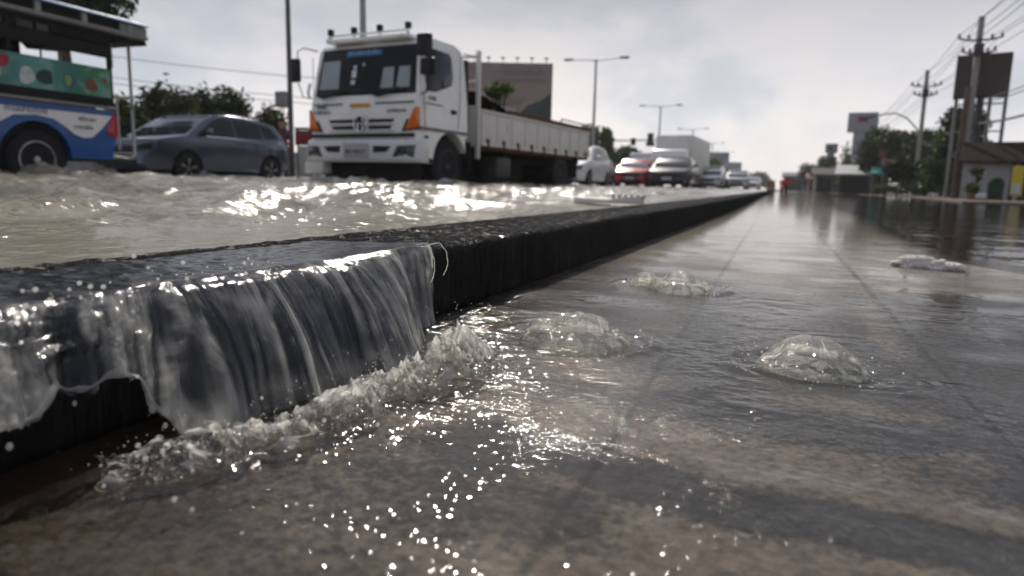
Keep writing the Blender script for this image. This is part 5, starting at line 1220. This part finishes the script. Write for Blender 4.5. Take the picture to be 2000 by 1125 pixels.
for x in (-.9,1.0): m = MB(); m.tube([(x,-.55,-1.5),(x,-.55,.05)], .03, 6); m.build('post', M_POLE, t)
t = empty('shop_sign', (7.2, 57.2, .05), R(-6), 'small red and white shop signs above the teal awning', 'sign')
m = MB(); m.tube([(0,.1,0),(0,.1,3.2)], .04, 6); m.build('post', M_POLE, t)
m = MB(); m.box((-.15,0,2.95),(.5,.06,.55)); m.build('red_sign', pm('maroon_board', (.17,.05,.06), .6), t); m = MB(); m.box((.35,0,2.4),(1.1,.06,.42)); m.build('pale_sign', pm('pinkish_board', (.3,.2,.22), .6), t); m = MB(); m.box((.45,0,1.95),(1.0,.06,.34)); m.build('grey_sign', pm('grey_board', (.26,.27,.28), .6), t)
shop((5.2, 78, .05), 3.0, 5, 1.8, 'dim shophouse beyond the pylon sign under the far trees', pm('dim_wall', (.10,.09,.09), .8), pm('dim_roof', (.08,.07,.07), .8))
t = shop((5.1, 96, .05), 2.6, 4, 1.6, 'far stall with an orange and red front below the sign tower', pm('stall_wall', (.09,.07,.06), .8), pm('stall_roof', (.2,.1,.05), .7))
m = MB(); m.box((-.6,-.5,1.35),(1.1,.1,.3)); m.build('orange_banner', pm('orange_cloth', (.28,.13,.04), .7), t); m = MB(); m.box((.5,-.5,1.3),(.8,.1,.28)); m.build('red_banner', pm('red_cloth', (.26,.05,.05), .7), t)
shop((4.2, 135, .05), 6, 8, 2.6, 'hazy low building on the right of the vanishing road', pm('hazy_wall', (.13,.14,.17), .8), pm('hazy_roof', (.13,.14,.17), .8))

# ---- small things on the right bank
t = empty('wheelie_bin', (7.22, 28.9, .06), R(-10), 'dark green wheelie bin in front of the white house wall', 'bin')
m = MB(); m.prism([(-.21,.06),(.21,.06),(.25,.58),(-.25,.58)], 'y', -.22, .22); m.build('body', pm('dark_green_plastic', (.008,.035,.022), .45), t, .02)
m = MB(); m.prism([(-.27,.585),(.27,.585),(.27,.62),(.0,.66),(-.27,.62)], 'y', -.26, .25); m.build('lid', pm('green_lid', (.01,.05,.032), .4), t, .01)
for s in (1, -1):
    m = MB(); m.lathe([(.07,-.03),(.07,.03)], (s*.22,.2,.07), 'x', 12); m.build('wheel', M_RUBBER, t)
t = empty('sign_board', (7.92, 29.2, .06), R(-10), 'upright yellow sign board with a white lower panel beside the bin', 'sign')
m = MB(); m.box((0,0,.70),(.34,.06,1.05)); m.build('board', pm('yellow_board', (.52,.40,.035), .5, 0, .12, 3), t, .01)
m = MB(); m.box((-.02,-.036,.42),(.26,.012,.38)); m.build('white_panel', pm('white_print', (.5,.52,.5), .6), t)
for s in (1, -1): m = MB(); m.tube([(s*.12,.04,0),(s*.12,.04,.3)], .018, 6); m.build('leg', M_DARKST, t)
def potplant(loc, h, r, label, seed, leafm):
    t = empty('potted_plant', loc, 0, label, 'plant', 'pot plants by the house wall')
    m = MB(); m.lathe([(.10,0),(.15,.22),(.16,.24),(.13,.24),(.12,.2)], (0,0,0), 'z', 14); m.build('pot', pm('clay_pot', (.25,.15,.10), .8), t, smooth=True)
    m = MB(); m.tube([(0,0,.2),(.03,0,h*.5),(0,.02,h*.85)], [.025,.018,.01], 6); m.build('stem', M_BARK, t)
    leaves([(0,0,h,r,r,r*.8),(.06,0,h*.72,r*.6,r*.6,r*.5)], 420, .055, leafm, t, 'foliage', seed); return t
potplant((6.95, 30.4, .06), 1.05, .24, 'tall potted plant with brownish head against the white wall', 5, M_LEAF3)
potplant((6.6, 29.3, .06), .42, .26, 'low bushy potted plant at the foot of the nearest power pole', 6, M_LEAF2)
potplant((7.6, 30.3, .06), .68, .2, 'small potted plant behind the green bin', 7, M_LEAF3)
t = empty('white_sack', (6.85, 28.9, .06), 0, 'white plastic sack lying left of the green bin', 'sack')
m = MB(); m.ball((0,0,.13), .2, 3, (1.1,.8,.7)); m.ball((.2,.05,.09), .15, 3, (1.1,.9,.6)); m.build('sack', pm('white_sack_plastic', (.55,.53,.55), .5, 0, .15, 5, .5, 12), t, smooth=True); t.name = 'white_sack'
t = empty('wooden_post', (7.05, 34.0, .05), 0, 'old brown wooden post left of the nearest power pole', 'post')
m = MB(); m.tube([(0,0,-.1),(.02,0,2.2),(.05,0,4.6)], [.16,.14,.11], 10); m.build('post', pm('weathered_wood', (.11,.085,.07), .9, 0, .3, 4, .3, 20, None, 1, .5, 0, (1,1,.2)), t, smooth=True)
m = MB(); m.tube([(.08,-.08,1.2),(.25,-.1,1.05),(.5,-.1,1.08)], .03, 6); m.build('cable_loop', M_POLE, t); t.name = 'wooden_post'
bush('weed', tuple(LP), .55, .5, .42, 'small bright green weed sprouting from the soil in the truck bed', M_LEAF2, 500, .06, None, 51, 'plant')
h = bush('hedge', (7.1, 44.5, .05), 3.4, .9, .75, 'clipped bright green hedge along the right bank', M_LEAF2, 3600, .07, None, 11, 'hedge')

# ---- trees
tree('broad_tree', (7.7, 60.5, .05), 5.0, 2.3, 'rounded dark tree behind the teal awning and the third pole', 'dark trees on the right bank', M_LEAF, 12000, .15, seed=11)
tree('broad_tree', (9.5, 54.5, .05), 4.3, 2.6, 'dark tree directly behind the second power pole', 'dark trees on the right bank', M_LEAF, 16000, .17, seed=12, low=.1)
tree('broad_tree', (8.6, 44.6, .05), 3.6, 1.15, 'brighter green tree between the second power pole and the dark billboard', 'dark trees on the right bank', M_LEAF2, 4000, .10, seed=13, low=.08)
tree('broad_tree', (8.5, 40.2, .05), 4.3, 1.45, 'dark tall tree right behind the nearest power pole', 'dark trees on the right bank', M_LEAF, 15000, .14, seed=14, low=.08)
bush('undergrowth_bush', (8.4, 46.5, .05), 4.5, 1.4, 2.1, 'dark bushes filling the gap behind the hedge', M_LEAF, 9000, .14, None, 15)
tree('far_tree', (5.4, 92, .05), 4.1, 2.0, 'dark tree below the far sign tower', 'far trees on the right', M_LEAF, 4000, .16, seed=16, low=.1)
tree('far_tree', (4.3, 118, .05), 4.2, 1.8, 'small far tree left of the sign tower', 'far trees on the right', M_LEAF3, 3000, .18, seed=17, low=.1)
tree('far_tree', (3.0, 160, .05), 3.6, 2.6, 'hazy low tree nearest to the vanishing road on the right', 'far trees on the right', M_LEAF3, 2500, .22, seed=18, low=.1)
tree('far_tree', (6.4, 75, .05), 4.0, 1.2, 'narrow green tree just left of the grey pylon sign', 'far trees on the right', M_LEAF2, 2500, .12, seed=19, low=.1)
tree('shade_tree', (-18.1, 13.5, .1), 8.0, 2.15, 'big dark shade tree whose crown hangs above the bus roof', None, M_LEAF, 20000, .12, seed=21, low=.50)
tree('broad_tree', (-16.0, 60.5, .1), 5.2, 1.8, 'green pointed tree right behind the tail of the white truck', 'trees along the median', M_LEAF2, 9000, .15, seed=22, low=.1)
tree('broad_tree', (-14.2, 60.0, .1), 5.0, 1.1, 'bright green tree at the foot of the nearest complete street lamp', 'trees along the median', M_LEAF2, 8000, .14, seed=23, low=.1)
tree('broad_tree', (-13.6, 66.0, .1), 3.9, 1.7, 'dark low tree between the street lamp and the white van roof', 'trees along the median', M_LEAF, 9000, .17, seed=24, low=.05)
tree('far_tree', (-10.2, 122, .1), 5.1, 2.1, 'far green tree left of the distant grey billboard', 'trees along the median', M_LEAF2, 3000, .2, seed=25, low=.1)
tree('far_tree', (-7.6, 112, .1), 3.0, 1.6, 'far low tree below the distant grey billboard', 'trees along the median', M_LEAF2, 2500, .18, seed=26, low=.1)
tree('far_tree', (-8.0, 190, .1), 4.4, 3.4, 'hazy blue green tree at the far end of the median', 'trees along the median', M_LEAF3, 2500, .3, seed=27, low=.05)
tree('far_tree', (-5.2, 240, .1), 5.6, 4.2, 'last hazy tree before the vanishing point of the road', 'trees along the median', M_LEAF3, 2500, .4, seed=28, low=.05)
for i, (x, y, sx, hh, lab, mt) in enumerate(((-17.6,14.6,2.2,2.4,'dark shrub seen through the rear ladder of the bus',M_LEAF),(-17.5,16.0,2.2,2.65,'dark shrub rising behind the crossover bonnet',M_LEAF3),(-17.4,17.6,2.4,2.95,'tallest dark shrub above the crossover windscreen',M_LEAF),(-17.2,19.2,2.0,2.45,'thin ragged shrub at the right end of the shrub row',M_LEAF3),(-17.6,12.9,2.2,2.4,'dark shrub hidden mostly behind the open bus sides',M_LEAF))):
    bush('shrub', (x, y, .1), sx, 1.3, hh, lab, mt, 11000, .10, 'shrubs behind the median wall', 31+i)

# ---- signal gantry and white van roof far down the queue
t = empty('signal_gantry', (-14.0, 61.5, .1), 0, 'overhead signal gantry with two dark signal heads above the far queue', 'traffic light')
m = MB(); m.tube([(0,0,0),(0,0,4.35)], .10, 8); m.tube([(0,0,4.15),(4.2,0,4.2)], .06, 6); m.build('mast', M_POLE, t)
for (x, hh, wd) in ((1.85,.62,.42),(3.35,1.05,.5)):
    m = MB(); m.box((x,-.15,4.05+(hh-.62)*.5),(wd,.25,hh)); sg = m.build('signal_head', M_DARKST, t, .03)
    for k in range(3): m = MB(); m.lathe([(.075,-.30),(.085,-.285),(.07,-.275)], (x,0,4.05+(hh-.62)*.5+(k-1)*hh*.3), 'y', 10); m.build('lens', M_BLACK, sg)
m = MB(); m.box((3.35,-.05,3.85),(.75,.08,.35)); m.build('blue_sign', pm('blue_sign_sheet', (.03,.06,.20), .5), t)
t = empty('white_van', (-11.2, 60.2, .1), 0, 'high white van behind the red hatchback under the signal gantry', 'van')
m = MB(); m.prism([(0,.35),(0,1.2),(.5,1.5),(1.1,2.6),(1.4,3.1),(5.2,3.1),(5.3,.35)], 'x', -1.25, 1.25); m.build('body', M_PEARL, t, .06)
m = MB(); m.quad([(-1.1,.49,1.56),(1.1,.49,1.56),(1.05,1.05,2.5),(-1.05,1.05,2.5)], .02); m.build('windscreen', M_GLASS, t)
m = MB(); m.box((0,.3,1.42),(2.4,.4,.14)); m.build('maroon_stripe', pm('maroon_stripe', (.15,.04,.05), .5), t)
m = MB(); m.box((0,.0,.7),(1.6,.08,.25)); m.build('grille', M_BLACK, t)
for s in (1, -1):
    for y in (1.0, 4.2): wheel(t, s*1.1, y, .34, .22, M_STEEL, 0, s)

# ---- far right of the kerb: a red motorbike on the flooded pavement
t = empty('motorbike', (.55, 46.5, .0), R(12), 'small red motorbike standing far down the flooded pavement', 'motorbike')
for y in (0, 1.2): wheel(t, 0, y, .28, .09, M_ALLOY, 6, 1, .72)
m = MB(); m.prism([(.05,.55),(-.05,.95),(.1,1.0),(.3,.62),(.7,.5),(.95,.72),(1.45,.80),(1.4,.62),(1.0,.4),(.5,.3),(.3,.34)], 'x', -.12, .12); m.build('fairing', M_RED, t, .03)
m = MB(); m.box((0,-.05,.80),(.42,.1,.34)); m.build('leg_shield', M_RED, t, .05)
m = MB(); m.box((0,.98,.82),(.24,.7,.09)); m.build('seat', M_SEAT, t, .03)
m = MB(); m.tube([(-.33,.08,1.02),(0,.0,1.0),(.33,.08,1.02)], .018, 6); m.tube([(.05,0,.28),(.05,.06,.9)], .025, 6); m.build('handlebar', M_BLACK, t)
m = MB(); m.ball((0,-.1,.93), .09, 2, (1.2,.6,.9)); m.build('headlight', M_LENS, t, smooth=True)
t = empty('traffic_barrel', (-.35, 47.2, .0), 0, 'dull orange barrel beside the red motorbike', 'barrel')
m = MB(); m.lathe([(.24,0),(.26,.1),(.24,.2),(.26,.45),(.23,.7),(.20,.76),(.001,.76)], (0,0,0), 'z', 18); m.build('drum', pm('dull_orange', (.24,.11,.05), .6), t, smooth=True)
m = MB(); m.lathe([(.262,.28),(.264,.40)], (0,0,0), 'z', 18); m.build('band', pm('pale_band', (.4,.38,.35), .5), t)

# ---- floating litter
def foam_block(name, loc, rz, poly, th, label, ribs=0, seed=0):
    t = empty(name, loc, rz, label, 'litter'); m = MB(); m.prism(poly, 'z', 0, th)
    bm = m.bm; bmesh.ops.recalc_face_normals(bm, faces=bm.faces)
    bmesh.ops.bevel(bm, geom=[e for e in bm.edges], offset=.007, segments=2, profile=.6, affect='EDGES', clamp_overlap=True)
    bmesh.ops.triangulate(bm, faces=bm.faces); bmesh.ops.subdivide_edges(bm, edges=bm.edges, cuts=3, use_grid_fill=True)
    def wp(v):
        k = fbm(np.array([v.x*28+seed]), np.array([v.y*28+v.z*40]), 400+seed, 3)[0]; return Vector((v.x+.004*k, v.y+.004*k, v.z*(1+.55*fbm(np.array([v.x*9+seed]), np.array([v.y*9]), 410+seed, 2)[0])+.004*k))
    m.build('block', pm('dirty_polystyrene', (.70,.66,.61), .85, 0, .10, 30, .5, 160, (.42,.36,.31), 14, .58), t, smooth=True, warp=wp)
    if ribs:
        m = MB()
        for k in range(ribs): m.box((.10+.042*k, -.02, th+.010), (.016,.16,.028))
        m.build('rib', pm('pale_polystyrene', (.55,.5,.46), .85), t, .004)
    return t
rs = random.Random(9); bb = [((0,0,.02),1,(.085,.045,.035)),((-.06,.015,.035),1,(.045,.05,.03)),((.07,-.01,.02),1,(.05,.04,.026)),((-.02,.0,.045),1,(.05,.03,.022))]
for k in range(26): bb.append(((rs.uniform(-.12,.12), rs.uniform(-.04,.04), rs.uniform(.0,.05)*(1-abs(k-13)/30)), 1, (rs.uniform(.012,.034), rs.uniform(.012,.03), rs.uniform(.008,.02))))
t = remesh('foam_clump', bb, .003, pm('dirty_polystyrene', (.66,.62,.57), .9, 0, .10, 30, .6, 160, (.40,.34,.29), 16, .56), 2, (), .006); t.scale = (1.05, 1, .75); t.location = (.565, 3.0, -.004); t.rotation_euler = (0, 0, R(-18))
tag(t, 'broken dirty white lump of foam stranded at the edge of the pond', 'litter')
foam_block('polystyrene_tray', (-1.16, 4.75, .165), R(8), [(-.17,-.09),(.30,-.10),(.31,.06),(.22,.09),(-.02,.10),(-.14,.04)], .040, 'ribbed polystyrene tray floating on the road beside the kerb', 6, 7)
# ================================================================== humid air
hz = MB(); hz.box((0, 200, 5.4), (620, 470, 13.4))
t = NT('humid_air'); pv = t.n('ShaderNodeVolumePrincipled'); pv.inputs['Color'].default_value = (.93,.94,.97,1); pv.inputs['Density'].default_value = .0005; pv.inputs['Anisotropy'].default_value = .25
t.l(pv.outputs[0], t.out.inputs['Volume'])
tag(hz.build('haze', t.m), kind='stuff')
# ================================================================== light, sky, camera
SUN_AZ, SUN_EL = 22.0, 38.0        # degrees left of +y, above the horizon
sd = Vector((-math.sin(R(SUN_AZ))*math.cos(R(SUN_EL)), math.cos(R(SUN_AZ))*math.cos(R(SUN_EL)), math.sin(R(SUN_EL))))
sl = bpy.data.lights.new('sun', 'SUN'); sl.energy = 2.9; sl.angle = R(.53); sl.color = (1, .93, .84)
so = bpy.data.objects.new('sun', sl); COL.objects.link(so); so.rotation_euler = sd.to_track_quat('Z', 'Y').to_euler()
w = bpy.data.worlds.new('World'); S.world = w; w.use_nodes = True; nt = w.node_tree; nt.nodes.clear()
class WN(NT):
    def __init__(s, tree): s.t = tree; s.out = s.n('ShaderNodeOutputWorld')
t = WN(nt)
sky = t.n('ShaderNodeTexSky', sky_type='NISHITA'); sky.sun_disc = False; sky.sun_elevation = R(SUN_EL); sky.sun_rotation = R(-SUN_AZ)
sky.air_density = 1.2; sky.dust_density = 2.5; sky.altitude = 10
b1 = t.n('ShaderNodeBackground'); b1.inputs[1].default_value = .06; t.l(sky.outputs[0], b1.inputs[0])
tc = t.n('ShaderNodeTexCoord'); sep = t.n('ShaderNodeSeparateXYZ'); t.l(tc.outputs['Generated'], sep.inputs[0])
# clouds on a flat layer: direction divided by height
den = t.math('MAXIMUM', t.math('ADD', sep.outputs[2], .12), .03)
cb = t.n('ShaderNodeCombineXYZ'); t.l(t.math('DIVIDE', sep.outputs[0], den), cb.inputs[0]); t.l(t.math('DIVIDE', sep.outputs[1], den), cb.inputs[1])
mp = t.n('ShaderNodeMapping'); mp.inputs['Scale'].default_value = (1, 1, 1.9); mp.inputs['Location'].default_value = (.4, 0, .2); t.l(tc.outputs['Generated'], mp.inputs['Vector'])
f = t.noise(mp.outputs[0], 3.4, 8, .52, .3)
cl = t.ramp(f, [(.36, (.375,.405,.46)), (.47, (.455,.475,.52)), (.55, (.57,.56,.575)), (.68, (.63,.605,.595))])
el = t.ramp(sep.outputs[2], [(0.0, (1.30,1.28,1.28)), (.08, (1.22,1.21,1.22)), (.15, (1.0,1.0,1.03)), (.235, (.74,.75,.79)), (.34, (.50,.52,.58)), (.6, (.58,.61,.70)), (1, (.68,.71,.80))])
mm = t.n('ShaderNodeMix', data_type='RGBA', blend_type='MULTIPLY'); mm.inputs[0].default_value = 1; t.l(cl, mm.inputs[6]); t.l(el, mm.inputs[7])
b2 = t.n('ShaderNodeBackground'); b2.inputs[1].default_value = 1.0; t.l(mm.outputs[2], b2.inputs[0])
ms = t.mixsh(.86, b1.outputs[0], b2.outputs[0]); t.l(ms, t.out.inputs[0])

cam = bpy.data.cameras.new('camera'); co = bpy.data.objects.new('camera', cam); COL.objects.link(co); S.camera = co
cam.sensor_width = 36; cam.lens = 1333/2000*36; cam.clip_start = .02; cam.clip_end = 5000
PITCH, YAW, ROLL = R(8.73), R(20.8), R(1.3)
fwd = Vector((-math.sin(YAW)*math.cos(PITCH), math.cos(YAW)*math.cos(PITCH), -math.sin(PITCH)))
rt = Vector((math.cos(YAW), math.sin(YAW), 0)); up = rt.cross(fwd)
r2 = rt*math.cos(ROLL) + up*math.sin(ROLL); u2 = up*math.cos(ROLL) - rt*math.sin(ROLL)
mt = Matrix((r2, u2, -fwd)).transposed().to_4x4(); mt.translation = (0, 0, .287); co.matrix_world = mt
cam.dof.use_dof = True; cam.dof.focus_distance = 1.16; cam.dof.aperture_fstop = 3.7; cam.dof.aperture_blades = 0
S.render.engine = 'CYCLES'
S.view_settings.view_transform = 'Standard'; S.view_settings.look = 'None'; S.view_settings.exposure = .40; S.view_settings.gamma = 1
S.cycles.use_denoising = True
S.cycles.max_bounces = 10; S.cycles.transparent_max_bounces = 16; S.cycles.sample_clamp_indirect = 6
S.cycles.caustics_reflective = False; S.cycles.caustics_refractive = False
